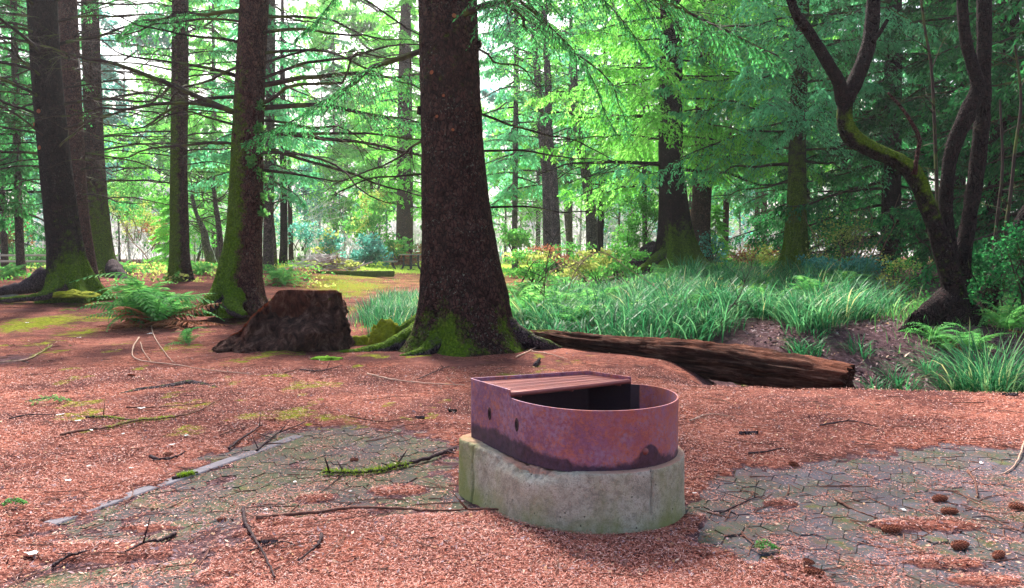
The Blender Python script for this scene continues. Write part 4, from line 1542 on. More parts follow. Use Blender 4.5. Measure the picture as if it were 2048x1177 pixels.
stem_part('trunk', [(1930, 672, 40), (1917, 635, 29), (1902, 560, 24), (1884, 490, 21), (1858, 420, 19), (1830, 352, 20), (1795, 322, 18), (1745, 300, 17), (1706, 276, 20), (1690, 240, 17), (1690, 190, 16)],
          lambda i: D0, 'bark_dark', lambda s, up: .26 + .85 * sm(-.5, .5, up) * sm(.40, .60, s) * (1 - sm(.90, .97, s)) + .08 * sm(-.2, .6, up), seed=1)
stem_part('limb', [(1690, 205, 18), (1675, 160, 15), (1640, 100, 13), (1612, 55, 12), (1588, 20, 10), (1560, -60, 8)], lambda i: D0 - .05 * i, 'bark_dark', lambda s, up: .12, 14, 40, 2)
stem_part('limb', [(1692, 205, 17), (1712, 160, 17), (1735, 95, 16), (1746, 30, 15), (1748, -60, 13), (1760, -180, 10)], lambda i: D0 + .05 * i, 'bark_dark', lambda s, up: .12, 14, 40, 3)
stem_part('limb', [(1745, 85, 6), (1760, 65, 5), (1775, 40, 4)], lambda i: D0, 'bark_dark', lambda s, up: .1, 8, 10, 4)
stem_part('limb', [(1828, 350, 7), (1836, 300, 5), (1838, 275, 5), (1810, 225, 4), (1776, 186, 3)], lambda i: D0 - .1, 'bark_red', lambda s, up: .1, 8, 24, 5)
stem_part('stem', [(1915, 640, 26), (1905, 540, 17), (1894, 440, 14), (1893, 370, 15), (1908, 290, 17), (1938, 220, 18), (1955, 175, 16), (1945, 130, 13), (1930, 70, 12), (1925, 0, 12), (1922, -160, 10)],
          lambda i: D0 + .25, 'bark_dark', lambda s, up: .14 + .15 * up, 18, 60, 6)
stem_part('stem', [(1930, 640, 28), (1922, 540, 20), (1938, 440, 17), (1955, 330, 17), (1966, 220, 16), (1968, 120, 15), (1968, 0, 15), (1966, -170, 13)], lambda i: D0 + .55, 'bark_dark', lambda s, up: .08, 18, 60, 7)
stem_part('stem', [(1965, 640, 26), (1988, 560, 18), (2015, 505, 16), (2050, 440, 18), (2110, 340, 16)], lambda i: D0 + .9, 'bark_dark', lambda s, up: .08, 14, 40, 8)
for rows, sd in (([(1900, 600, 34), (1860, 625, 26), (1825, 650, 18), (1800, 668, 9)], 9), ([(1905, 620, 34), (1880, 660, 22), (1850, 678, 10)], 10), ([(1930, 630, 34), (1960, 665, 22), (2000, 680, 10)], 11)):
    stem_part('root', rows, lambda i: D0 - .15 * i, 'bark_dark', lambda s, up: .2 * up, 12, 24, sd)
# a thin hanging vine and saplings by it
rg = np.random.default_rng(41)
for k, (rows, lab) in enumerate((([(1876, 430), (1872, 330), (1868, 230), (1862, 130), (1850, 60), (1840, -20)], 'thin brown vine hanging straight down behind the mossy elbow'),
                                 ([(2010, 470), (2022, 380), (2030, 300), (2042, 200), (2030, 90)], 'thin dark sapling stem near the right edge'),
                                 ([(1985, 520), (1995, 430), (2005, 330), (2000, 200)], 'slender leaning stem between the crooked tree and the right edge'))):
    pts = np.array([W(px, py, D0 + 1.1 + .4 * k) for px, py in rows])
    P = crom(pts, 26)
    g = Geo()
    V, Q, T = tubes(P - pts[0], np.linspace(.030, .016, 26), 6, True)
    g.add(V, Q, T, a=.4)
    for q in range(8):
        i = int(rg.integers(3, 24))
        limb_geo(g, rg, P[i] - pts[0], [rg.normal(), rg.normal(), rg.uniform(0, 1)], rg.uniform(.4, 1.0), .008, .2, ntw=4)
    o = g.obj('vine' if k == 0 else 'sapling', M['twig'])
    o.location = pts[0]
    tag(o, lab, 'vine' if k == 0 else 'sapling')


# ------------------------------------------------------------------ conifer prototypes that the background trees share
def conifer_mesh(seed, H, z0, z1, nbr, L0, ns, per, leaf, wid, mats, droop=.5, barefrac=.15, r0=.045):
    rg = np.random.default_rng(seed)
    g = Geo()
    for i in range(nbr):
        u = (i + rg.random()) / nbr
        z = z0 + (z1 - z0) * u
        L = L0 * (1 - .65 * (z - z0) / max(H - z0, .1)) * rg.uniform(.6, 1.15)
        a = (i * 137.5 + rg.uniform(-25, 25)) * math.pi / 180
        pt = rg.uniform(-.12, .25)
        d = np.array([math.cos(a) * math.cos(pt), math.sin(a) * math.cos(pt), math.sin(pt)])
        P = limb_geo(g, rg, np.array([0, 0, z]), d, L, r0, rg.uniform(.15, .4), ntw=4, n=8, sub=0)
        if rg.random() > barefrac:
            spray(g, rg, P, L, ns, .40, per, leaf, wid, droop, m=1, twm=0, start=.15)
    return g.mesh('crown', [M['twig'], M[mats]])


def far_trunk(seed, H, r, mat, nside=14, ring=40):
    prof = [(0, 0, -.3, r * 1.5), (0, 0, .3, r * 1.15), (.05, 0, 2, r), (.0, .05, H * .5, r * .8), (0, 0, H, r * .15)]
    g, C = trunk_geo(prof, H, nside, ring, .25, 5, .02, lambda th, z: .35 * sm(4, 0, z), seed)
    return g.mesh('trunk', M[mat], True)


P_crown = {
    'a': conifer_mesh(101, 20, 2.2, 19, 90, 3.6, 18, 9, .20, .040, 'fir'),
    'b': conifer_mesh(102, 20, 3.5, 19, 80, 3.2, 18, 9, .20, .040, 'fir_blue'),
    'c': conifer_mesh(103, 20, 3.0, 19, 85, 3.8, 18, 9, .20, .042, 'fir_bright', barefrac=.05),
    'd': conifer_mesh(104, 16, .8, 15, 95, 3.6, 22, 11, .15, .030, 'fir_shaded', barefrac=.05),
    'e': conifer_mesh(105, 20, 4.5, 19, 80, 3.0, 12, 5, .20, .035, 'fir_blue', barefrac=.6, r0=.03),
    's': conifer_mesh(106, 4, .3, 3.9, 60, 1.5, 14, 8, .11, .024, 'fir_bright', barefrac=0, r0=.015),
}
P_trunk = {'grey': far_trunk(1, 20, .26, 'bark_grey'), 'brown': far_trunk(2, 20, .30, 'bark'), 'red': far_trunk(3, 20, .28, 'bark_red'), 'dark': far_trunk(4, 16, .30, 'bark_dark'), 'sap': far_trunk(5, 4, .04, 'bark')}


def far_tree(px, depth, crown, trunk, sc, thick, label, group='conifers behind the clearing', rz=None, cat='tree'):
    x = (px - 1024) / FPX * depth
    z = float(terr(x, depth))
    root = empty('conifer_tree', (x, depth, z), rng.random() * 6.28 if rz is None else rz, label, cat, group)
    t = link('trunk', P_trunk[trunk], root)
    t.scale = (thick, thick, sc)
    t.rotation_euler = (rng.normal(0, .02), rng.normal(0, .02), 0)
    if crown:
        c = link('crown', P_crown[crown], root)
        c.scale = (sc, sc, sc)
    return root


mid = [
    # px, depth, crown, trunk, scale, thickness, label
    (806, 49, 'c', 'brown', 1.15, 1.75, 'stout dark trunk with bright green boughs behind the picnic table'),
    (10, 30, 'e', 'grey', .9, .45, 'thin pale trunk at the left edge of the photo, first of the slim pair'),
    (42, 27, 'a', 'grey', .9, .5, 'slim grey trunk right of the thin pale one near the left edge'),
    (536, 31, 'b', 'grey', 1.0, .75, 'grey mottled trunk peeking out from behind the brown mossy-sided trunk'),
    (567, 40, 'e', 'dark', 1.0, .62, 'slim black trunk left of the brush pile'),
    (583, 44, None, 'brown', .5, .45, 'slim brown trunk beside the slim black one near the brush pile'),
    (1140, 44, 'e', 'grey', 1.0, .6, 'thin grey trunk between the leaning pale trunks'),
    (1198, 42, 'b', 'dark', 1.0, .6, 'slender dark trunk just behind the leaning grey trunk'),
    (1290, 36, 'c', 'grey', 1.0, .45, 'slim straight trunk left of the mossy spreading base'),
    (1450, 46, 'b', 'red', 1.0, .65, 'slim reddish trunk between the two right-hand trunks'),
    (1513, 60, 'e', 'red', 1.1, .7, 'thin reddish trunk left of the moss-green trunk, farther of two'),
    (1527, 54, 'e', 'red', 1.1, .75, 'thin reddish trunk left of the moss-green trunk, nearer of two'),
    (1562, 42, 'a', 'brown', 1.1, .5, 'slim trunk rising behind the moss-green trunk'),
    (1608, 33, 'd', 'dark', 1.1, .8, 'dark upper trunk right of the moss-green trunk'),
    (430, 58, 'c', 'brown', 1.1, .7, 'bright green conifer behind the slim straight trunk'),
    (670, 74, 'b', 'grey', 1.1, .8, 'blue-green conifer above the brush pile'),
    (745, 84, 'c', 'brown', 1.1, .8, 'green conifer above the teal bush'),
    (1030, 42, 'b', 'grey', 1.1, .6, 'blue-green conifer just right of the central trunk'),
    (1075, 62, 'c', 'grey', 1.2, .7, 'green conifer behind the leaning pale trunks'),
    (1260, 66, 'b', 'brown', 1.2, .8, 'green conifer behind the mossy spreading base'),
    (1380, 52, 'c', 'grey', 1.2, .7, 'yellow-green conifer behind the two right-hand trunks'),
    (110, 50, 'b', 'brown', 1.2, .8, 'green conifer behind the leaning mossy trunk'),
    (-60, 36, 'd', 'brown', 1.2, .8, 'dark conifer reaching in from the left edge'),
    (-160, 24, 'a', 'brown', 1.0, .8, 'near conifer with boughs entering at the left edge'),
    (1690, 30, 'd', 'dark', 1.0, .8, 'dark dense conifer behind the crooked tree elbow'),
    (1780, 21, 'd', 'dark', .95, .8, 'dark dense conifer with boughs down to the undergrowth behind the crooked tree'),
    (1900, 26, 'd', 'dark', 1.1, .8, 'dark conifer behind the stems of the crooked tree'),
    (1990, 18, 'd', 'dark', .95, .8, 'dark conifer filling the right edge behind the crooked tree'),
    (2140, 15, 'd', 'dark', .95, .8, 'dark conifer whose boughs enter at the right edge'),
    (2080, 28, 'd', 'dark', 1.2, .8, 'tall dark conifer in the upper right corner'),
    (1840, 36, 'a', 'dark', 1.2, .8, 'mid-green conifer glimpsed through the dark boughs on the right'),
]
for i, (px, d, c, t, s_, th, lab) in enumerate(mid):
    far_tree(px, d, c, t, s_, th, lab, rz=i * 1.7)

# pale leaning alder-like trunks right of the centre
lean_rows = [
    ([(1096, 505, 10), (1094, 440, 9), (1092, 360, 8), (1085, 280, 8), (1078, 200, 7), (1070, 100, 6)], 36, 'pale grey-green trunk with yellow moss foot, left of the leaning pair'),
    ([(1112, 500, 11), (1110, 430, 9), (1106, 350, 9), (1098, 270, 8), (1096, 170, 7), (1090, 60, 6)], 35, 'pale grey-green trunk with yellow moss foot, right of the leaning pair'),
    ([(1184, 490, 12), (1181, 420, 11), (1172, 350, 10), (1160, 290, 9), (1150, 220, 8), (1148, 120, 7)], 38, 'mottled grey trunk leaning left behind the sedges'),
    ([(1140, 490, 7), (1134, 420, 6), (1136, 330, 6), (1142, 220, 5)], 48, 'thin dark trunk between the leaning pale ones'),
    ([(420, 520, 9), (412, 490, 8), (408, 465, 7), (398, 440, 5), (392, 425, 4)], 36, 'small forked grey tree between the slim trunk and the mossy-sided trunk'),
    ([(443, 515, 7), (440, 480, 6), (436, 440, 5), (430, 400, 4)], 34, 'small dark crooked tree beside the forked grey one'),
    ([(549, 520, 6), (545, 470, 6), (541, 400, 5), (548, 340, 4)], 33, 'thin dark leaning stem behind the mossy-sided trunk'),
]
rg = np.random.default_rng(55)
for rows, dep, lab in lean_rows:
    b = W(rows[0][1 - 1], rows[0][1], dep)
    zb_ = float(terr(b[0], dep))
    root = empty('broadleaf_tree', (b[0], dep, zb_), 0, lab, 'tree')
    prof = [(*((W(px, py, dep) - np.array([b[0], dep, zb_]))), hw * dep / FPX) for px, py, hw in rows]
    prof = [(prof[0][0], 0, -.2, prof[0][3] * 1.3)] + [p for p in prof if p[2] > 0.0]
    g, C = trunk_geo(prof, max(prof[-1][2] + 1, 0), 14, 70, .2, 4, .03, lambda th, z: .55 * sm(2.0, .2, z), int(dep))
    g.obj('trunk', M['bark_grey'], root, smooth=True)
    g = Geo()
    for q in range(14):
        z = rg.uniform(.35, 1) * C[-1, 2]
        c, r = axis_at(C, z)
        limb_geo(g, rg, c, [rg.normal(), rg.normal() * .5, rg.uniform(.1, .9)], rg.uniform(1, 2.6) * min(1, C[-1, 2] / 5), .028, .05, ntw=8, sub=3, curl=.6, tw=.45)
    if C[-1, 2] > 4:
        for q in range(10):
            c, r = axis_at(C, rg.uniform(.5, 1) * C[-1, 2])
            leaf_blob(g, rg, c + rg.normal(0, .9, 3), (1.0, 1.0, .6), 130, .10, m=1)
    g.obj('crown', [M['twig'], M['leaf_green']], root)

# ------------------------------------------------------------------ far wood on the slope (reads as one mass)
rg = np.random.default_rng(61)
fw = Geo()
for i in range(34):
    y = rg.uniform(84, 160)
    x = rg.uniform(-.78, .78) * y
    z = float(terr(x, y))
    H = rg.uniform(9, 17)
    r = rg.uniform(1.8, 3.2)
    V, Q, _ = tubes(np.array([[x, y, z - .5], [x + rg.normal(0, .3), y, z + H]]), np.array([.22, .05]), 5)
    fw.add(V, Q, a=.5, m=0)
    n = 1300
    hz = rg.random(n) ** .8
    rad = r * (1 - hz * .85) * np.sqrt(rg.random(n)) * (.6 + .6 * vn(hz * 9, i))
    a = rg.random(n) * 6.28
    p = np.stack([x + rad * np.cos(a), y + rad * np.sin(a), z + 1.2 + hz * H * .95 - rad * .25], 1)
    l = rg.uniform(.25, .6, n)
    d = np.stack([np.cos(a), np.sin(a), rg.normal(-.35, .25, n)], 1)
    wv = np.stack([-np.sin(a), np.cos(a), rg.normal(0, .3, n)], 1) * (l * .22)[:, None]
    V = np.stack([p, p + d * (l * .5)[:, None] + wv, p + d * l[:, None], p + d * (l * .5)[:, None] - wv], 1)
    fw.add(V.reshape(-1, 3), np.arange(n * 4).reshape(-1, 4), a=np.repeat(rg.random(n), 4), m=1 if i % 3 else 2)
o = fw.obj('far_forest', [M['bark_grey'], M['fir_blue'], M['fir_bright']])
tag(o, 'pale green conifers massed on the far slope', 'forest', kind='stuff')
# bare pale thickets
bt = Geo()
N = 5200
y = rg.uniform(52, 140, N)
x = rg.uniform(-.72, .72, N) * y
z = terr(x, y)
H = rg.uniform(1.5, 5.5, N) * (.5 + vn(x * .12, y * .12) )
k = np.linspace(0, 1, 5)
dx = rg.normal(0, .6, (N, 2))
P = np.zeros((N, 5, 3))
P[:, :, 0] = x[:, None] + dx[:, :1] * H[:, None] * k[None] ** 1.5
P[:, :, 1] = y[:, None] + dx[:, 1:] * H[:, None] * k[None] ** 1.5
P[:, :, 2] = z[:, None] + H[:, None] * k[None] * (1 - .2 * np.abs(dx[:, :1]) * k[None])
V, Q, _ = tubes(P, (y * .00035)[:, None] * (1.2 - k[None]), 3)
bt.add(V, Q, a=np.repeat(rg.random(N), 15))
# side twigs
pi = np.repeat(np.arange(N), 5)
kk = rg.uniform(.3, 1, len(pi))
st = P[pi, 0] + (P[pi, -1] - P[pi, 0]) * kk[:, None]
dv = norm(np.stack([rg.normal(0, 1, len(pi)), rg.normal(0, .6, len(pi)), rg.uniform(.1, 1.1, len(pi))], 1)) * (H[pi] * rg.uniform(.12, .35, len(pi)))[:, None]
TP = st[:, None] + dv[:, None] * np.linspace(0, 1, 3)[None, :, None]
V, Q, _ = tubes(TP, (y[pi] * .00022)[:, None] * np.array([1, .8, .4])[None], 3)
bt.add(V, Q, a=np.repeat(rg.random(len(pi)), 9))
for i in range(260):
    yy = rg.uniform(56, 140)
    xx = rg.uniform(-.7, .7) * yy
    leaf_blob(bt, rg, (xx, yy, float(terr(xx, yy)) + rg.uniform(.5, 4)), (2.2, 2.0, 1.4), 90, .10 + .0035 * yy, m=1 + int(rg.random() < .3))
tag(bt.obj('bare_thicket', [M['twig_pale'], M['leaf_green'], M['leaf_teal']]), 'pale leafless thicket covering the foot of the slope', 'thicket', kind='stuff')


# ------------------------------------------------------------------ shrubs
def shrub(px, py, depth, wpx, hpx, mat, n, leaf, label, cat='shrub', stems=9, twigm='twig', seed=0, yel=None, dense=1.0, group=None):
    """a bush standing at the pixel (px, py), WPX wide and HPX tall"""
    rg = np.random.default_rng(seed + 900)
    x = (px - 1024) / FPX * depth
    z = float(terr(x, depth)) if py is None else W(px, py, depth)[2]
    wr, hr = wpx * depth / FPX / 2, hpx * depth / FPX
    root = empty('shrub' if cat == 'shrub' else 'bush', (x, depth, z), 0, label, cat, group)
    g = Geo()
    for i in range(stems):
        a = rg.random() * 6.28
        limb_geo(g, rg, np.array([rg.normal(0, wr * .15), rg.normal(0, wr * .15), -.05]), [math.cos(a) * wr * .8, math.sin(a) * wr * .8, hr], math.hypot(wr * .7, hr) * rg.uniform(.7, 1.05), .012 + .004 * depth / 20, .05, ntw=8, sub=2, curl=.5, tw=.4)
    g.obj('stems', M[twigm], root)
    f = Geo()
    nb = max(5, int(10 * dense))
    for i in range(nb):
        a = rg.random() * 6.28
        q = math.sqrt(rg.random())
        zz = hr * rg.uniform(.18, .88)
        k = math.sqrt(max(.15, 1 - (2 * zz / hr - .9) ** 2 * .8))
        leaf_blob(f, rg, (math.cos(a) * wr * q * .8 * k, math.sin(a) * wr * q * .8 * k, zz), (wr * .42, wr * .42, hr * .2), n // nb, leaf, m=(1 if yel and rg.random() < .35 else 0), clump=8)
    f.obj('foliage', [M[mat]] + ([M[yel]] if yel else []), root)
    return root


shr = [
    (722, 536, 40, 110, 68, 'leaf_teal', 2600, .16, 'rounded teal-green bush behind the mossy timber', 'shrub', None),
    (660, 520, 43, 90, 60, 'leaf_teal', 1500, .14, 'loose pale teal bush behind the brush pile', 'shrub', 'leaf_yellow'),
    (742, 500, 44, 110, 120, 'leaf_green', 2200, .16, 'tall light green bush rising behind the teal bush', 'shrub', 'leaf_yellow'),
    (795, 520, 41, 60, 46, 'leaf_green', 1200, .14, 'yellow-green hedge bush left of the picnic table', 'shrub', 'leaf_yellow'),
    (815, 530, 44.5, 150, 44, 'fern_dead', 4200, .13, 'rusty pink low hedge behind the picnic table', 'shrub', 'leaf_green'),
    (1025, 500, 32, 90, 50, 'leaf_green', 1600, .12, 'bright green low bush right of the central trunk', 'shrub', None),
    (1270, 535, 24, 130, 150, 'leaf_green', 3600, .085, 'tall bright green leafy shrub left of the mossy spreading base', 'shrub', None),
    (1240, 555, 21, 110, 70, 'leaf_green', 2000, .075, 'low bright green shrub in front of the tall leafy one', 'shrub', None),
    (1420, 545, 25, 70, 90, 'leaf_teal', 900, .075, 'thin teal shrub at the foot of the second right-hand trunk', 'shrub', None),
    (1480, 550, 27, 120, 60, 'fern_dead', 1100, .085, 'tangled pinkish dead bracken behind the sedges', 'shrub', 'leaf_yellow'),
    (1530, 552, 28, 90, 70, 'leaf_yellow', 1000, .09, 'yellow-leaved thin shrub left of the moss-green trunk', 'shrub', 'fern_dead'),
    (1690, 560, 19, 180, 170, 'leaf_yellow', 1500, .06, 'yellow-flecked bare shrub right of the moss-green trunk', 'shrub', 'leaf_green'),
    (1700, 590, 17, 170, 80, 'leaf_teal', 2600, .065, 'dark teal-green undergrowth bush right of the moss-green trunk', 'shrub', None),
    (1640, 575, 18, 110, 60, 'leaf_teal', 1500, .06, 'low teal bush at the foot of the moss-green trunk', 'shrub', None),
    (1800, 600, 14.5, 120, 90, 'leaf_yellow', 900, .045, 'sparse yellow-leaved shrub left of the crooked tree', 'shrub', 'leaf_green'),
    (1985, 640, 11.2, 170, 160, 'fir_shaded', 2600, .05, 'dense dark green shrub at the foot of the crooked tree', 'shrub', None),
    (2060, 620, 10.5, 150, 190, 'fir_shaded', 2400, .05, 'green leafy shrub cut off by the right edge', 'shrub', None),
    (270, 480, 42, 130, 110, 'leaf_yellow', 1600, .13, 'yellow-leaved autumn shrub between the left trunks', 'shrub', 'leaf_green'),
    (320, 500, 40, 90, 60, 'leaf_yellow', 1100, .12, 'low yellow shrub left of the slim straight trunk', 'shrub', 'fern_dead'),
    (400, 520, 38, 90, 120, 'leaf_green', 2000, .13, 'bright green bush between the slim trunk and the mossy-sided trunk', 'shrub', None),
    (245, 440, 46, 110, 110, 'leaf_green', 1800, .15, 'bright green bush high between the left trunks', 'shrub', None),
    (60, 545, 33, 120, 80, 'fern', 1800, .10, 'dark green low bush at the left edge behind the rails', 'shrub', None),
    (10, 500, 36, 110, 90, 'fern_dead', 1000, .10, 'reddish twiggy bush at the far left', 'shrub', None),
    (600, 500, 42, 90, 60, 'leaf_teal', 1000, .12, 'small dark green bush left of the brush pile', 'shrub', None),
    (1060, 560, 17, 130, 60, 'leaf_green', 2000, .06, 'green leafy undergrowth just right of the central trunk', 'shrub', 'leaf_yellow'),
    (1180, 560, 20, 150, 60, 'leaf_green', 2200, .07, 'light green leafy undergrowth behind the sedges', 'shrub', 'leaf_yellow'),
    (1380, 480, 34, 110, 60, 'fern_dead', 900, .10, 'pinkish dry thicket between the right-hand trunks', 'shrub', 'leaf_yellow'),
    (1130, 530, 27, 190, 44, 'fern_dead', 1300, .08, 'low rusty thicket below the leaning pale trunks', 'shrub', 'leaf_green'),
]
for i, (px, py, d, wp, hp, m, n, lf, lab, cat, yl) in enumerate(shr):
    shrub(px, py, d, wp, hp, m, n, lf, lab, cat, seed=i, yel=yl, stems=12 if 'bare' in lab or 'twiggy' in lab or 'bracken' in lab else 7, dense=1.3, group='bushes and shrubs round the clearing',
          twigm='twig_tan' if m in ('fern_dead', 'leaf_yellow') else 'twig')
# light-leaved trees that fill the bright middle distance
def leafy_tree(px, depth, H, R, mat, n, leaf, label, seed, z0=.3):
    rg = np.random.default_rng(seed)
    x = (px - 1024) / FPX * depth
    z = float(terr(x, depth))
    root = empty('broadleaf_tree', (x, depth, z), 0, label, 'tree', 'light-leaved trees in the middle distance')
    g = Geo()
    P0 = crom([(0, 0, -.2), (rg.normal(0, .2), 0, H * .35), (rg.normal(0, .4), 0, H * .7), (rg.normal(0, .5), 0, H)], 20)
    V, Q, T = tubes(P0, np.linspace(.08, .02, 20) * min(H, 12) / 9, 8)
    g.add(V, Q, a=.5)
    g.obj('trunk', M['bark_grey'], root, smooth=True)
    g = Geo()
    for i in range(26):
        t = rg.uniform(z0, 1)
        p = P0[int(t * 19)]
        a = rg.random() * 6.28
        d = np.array([math.cos(a), math.sin(a), rg.uniform(.1, .8)])
        L = R * rg.uniform(.6, 1.1) * (1.15 - .5 * t)
        P = limb_geo(g, rg, p, d, L, .035 * H / 9, -.05, ntw=5, sub=1, curl=.5)
        for q in (5, 8, 11):
            leaf_blob(g, rg, P[q], (L * .26, L * .26, L * .16), n // 78, leaf, m=1, clump=6)
    g.obj('crown', [M['twig'], M[mat]], root)


for i, a in enumerate(((240, 56, 9, 3.6, 'fir_bright', 5200, .22, 'light mint-green tree seen between the two left trunks'), (330, 64, 11, 4.0, 'leaf_green', 5200, .25, 'yellow-green tree left of the slim straight trunk'),
                       (420, 50, 8, 3.2, 'leaf_green', 5200, .20, 'bright green tree between the slim trunk and the mossy-sided trunk'), (610, 70, 8, 3.4, 'leaf_teal', 2600, .26, 'pale teal tree above the brush pile'),
                       (690, 62, 7, 2.8, 'leaf_green', 2600, .24, 'soft green tree above the teal bush'), (770, 72, 13, 4.6, 'fir_bright', 6200, .28, 'bright green tree left of the central trunk high up'),
                       (1010, 60, 11, 4.2, 'fir_bright', 5600, .25, 'bright mint tree just right of the central trunk'), (1100, 68, 13, 4.6, 'leaf_green', 5600, .28, 'yellow-green tree behind the leaning pale trunks'),
                       (1235, 54, 10, 3.6, 'leaf_green', 5200, .22, 'bright green tree behind the leaning grey trunk'), (1480, 66, 10, 4.0, 'leaf_teal', 4200, .25, 'pale green tree left of the moss-green trunk'),
                       (60, 58, 10, 4.0, 'leaf_teal', 5000, .24, 'teal-green tree at the far left'), (880, 66, 12, 4.2, 'leaf_green', 3000, .25, 'green tree hidden mostly by the central trunk'),
                       (260, 74, 23, 6.5, 'leaf_teal', 9000, .36, 'tall pale teal tree high between the left trunks'), (410, 80, 25, 7, 'fir_bright', 9000, .38, 'tall pale green tree high behind the slim straight trunk'),
                       (640, 76, 24, 7, 'fir_bright', 10000, .38, 'tall light green tree high above the brush pile'), (760, 68, 22, 6, 'leaf_green', 9000, .34, 'tall light green tree high against the central trunk'),
                       (1040, 74, 22, 6, 'leaf_teal', 9000, .36, 'tall pale tree high right of the central trunk'), (1160, 82, 25, 7, 'fir_bright', 9000, .38, 'tall mint tree high above the leaning pale trunks'),
                       (1560, 76, 23, 7, 'fir_bright', 9000, .38, 'tall pale green tree high behind the moss-green trunk'), (90, 70, 22, 6, 'leaf_green', 8000, .34, 'tall green tree high behind the leaning left trunk'))):
    leafy_tree(*a, seed=700 + i)
# tufts growing on the brown mossy-sided trunk
for i, (z, az, s_) in enumerate(((3.0, 330, .14), (2.6, 345, .16), (2.25, 350, .18), (1.9, 355, .18), (2.45, 300, .10), (1.6, 350, .12), (3.4, 320, .12))):
    c, r = axis_at(l5C, z)
    g = Geo()
    a = math.radians(az)
    leaf_blob(g, np.random.default_rng(i), c + np.array([math.cos(a), math.sin(a), 0]) * r * 1.1, (s_, s_, s_ * .8), 190, .06, clump=6)
    tag(g.obj('leafy_tuft', M['fern'], l5), kind='stuff')
# small bright conifer seedlings
for px, d, s_, lab in ((1430, 27, .55, 'small conifer seedling beside the second right-hand trunk'), (345, 34, .8, 'young bright conifer behind the slim straight trunk')):
    far_tree(px, d, 's', 'sap', s_, s_, lab, 'conifer seedlings')


# ------------------------------------------------------------------ undergrowth (a cover nobody could count)
def blade_field(name, pts, n_per, L, wd, mat, label, cat, lean=.55, seed=0, spread=.12, kind='stuff', dead=.12):
    rg = np.random.default_rng(seed)
    pts = np.asarray(pts, float)
    n = len(pts) * n_per
    pi = np.repeat(np.arange(len(pts)), n_per)
    off = rg.normal(0, spread, (n, 2))
    base = np.zeros((n, 3))
    base[:, :2] = pts[pi, :2] + off
    base[:, 2] = terr(base[:, 0], base[:, 1]) - .01
    s_ = pts[pi, 2] if pts.shape[1] > 2 else np.ones(n)
    a = np.arctan2(off[:, 1], off[:, 0]) + rg.normal(0, .7, n)
    l = L * s_ * rg.uniform(.55, 1.15, n)
    ln = lean * rg.uniform(.4, 1.5, n)
    k = np.linspace(0, 1, 6)
    hx = l[:, None] * (ln[:, None] * k[None] ** 1.7)
    hz = l[:, None] * (k[None] - .48 * ln[:, None] * k[None] ** 2.6)
    C = np.stack([base[:, :1] + np.cos(a)[:, None] * hx, base[:, 1:2] + np.sin(a)[:, None] * hx, base[:, 2:] + hz], -1)
    wv = np.stack([-np.sin(a), np.cos(a), np.zeros(n)], 1) * (wd * rg.uniform(.6, 1.3, n))[:, None]
    wk = np.array([.6, 1, 1, .8, .5, .06])
    A = C - wv[:, None] * wk[None, :, None]
    B = C + wv[:, None] * wk[None, :, None]
    V = np.stack([A, B], 2).reshape(-1, 3)
    i = np.arange(n)[:, None] * 12
    j = np.arange(5)[None] * 2
    Q = np.stack([i + j, i + j + 1, i + j + 3, i + j + 2], -1).reshape(-1, 4)
    rv = np.clip(rg.beta(2.2, 2.4, n) * .85 + rg.normal(0, .16, len(pts))[pi], 0, .92)
    rv[rg.random(n) < dead] = 1.0
    g = Geo()
    g.add(V, Q, a=np.repeat(rv, 12))
    o = g.obj(name, M[mat])
    tag(o, label, cat, kind=kind)
    return o


def px_region(rg, n, poly, dlo, dhi):
    """random ground spots between two depths whose pixel column lies in a band: rows of (depth, px lo, px hi)"""
    d = rg.uniform(dlo, dhi, n)
    lo = np.interp(d, [r[0] for r in poly], [r[1] for r in poly])
    hi = np.interp(d, [r[0] for r in poly], [r[2] for r in poly])
    px = rg.uniform(lo, hi)
    return np.stack([(px - 1024) / FPX * d, d], 1)


rg = np.random.default_rng(71)
s1 = px_region(rg, 560, [(10.2, 1150, 1580), (10.9, 1080, 1720), (12, 1040, 1790), (15, 1040, 1760), (19, 1100, 1700)], 10.25, 19)
s1 = np.c_[s1, rg.uniform(.5, 1.45, len(s1))]
c = fbm(s1[:, 0] * .9, s1[:, 1] * .9, 2, 2)
s1 = s1[c > .49]
s1 = s1[~((np.abs(s1[:, 0] - 2.9) < .3) & (s1[:, 1] < 10.7))]
blade_field('sedge_bank', s1, 52, .60, .0085, 'sedge', 'arching blue-green sedges covering the bank behind the log', 'sedge', seed=1, spread=.12, lean=.85)
s2 = np.c_[px_region(rg, 36, [(11, 770, 840), (13, 735, 845), (18, 745, 850)], 11.2, 18), np.ones(36) * .95]
blade_field('sedge_patch', s2, 90, .50, .005, 'sedge', 'blue-green sedges left of the central trunk', 'sedge', seed=2, spread=.16)
s3 = np.c_[px_region(rg, 60, [(9.8, 1840, 2100), (12, 1780, 2200)], 9.8, 12.5), rg.uniform(.4, .8, 60)]
blade_field('grass_fringe', s3, 26, .42, .004, 'fern', 'thin green grasses under the crooked tree', 'grass', seed=3, spread=.25)
s3c = np.c_[px_region(rg, 9, [(9.0, 1780, 1880), (10.4, 1480, 1860)], 9.1, 10.4), rg.uniform(.4, .75, 9)]
blade_field('sedge_tufts', s3c, 42, .50, .0075, 'sedge', 'scattered sedge tufts dotted over the soil bank', 'sedge', seed=5, spread=.07, lean=.9)
s3b = np.c_[px_region(rg, 70, [(14, 560, 740), (30, 540, 800)], 11.5, 30), rg.uniform(.3, .8, 70)]
blade_field('grass_sprouts', s3b, 14, .22, .004, 'leaf_green', 'sparse grass sprouts beside the stump', 'grass', seed=6, spread=.25)
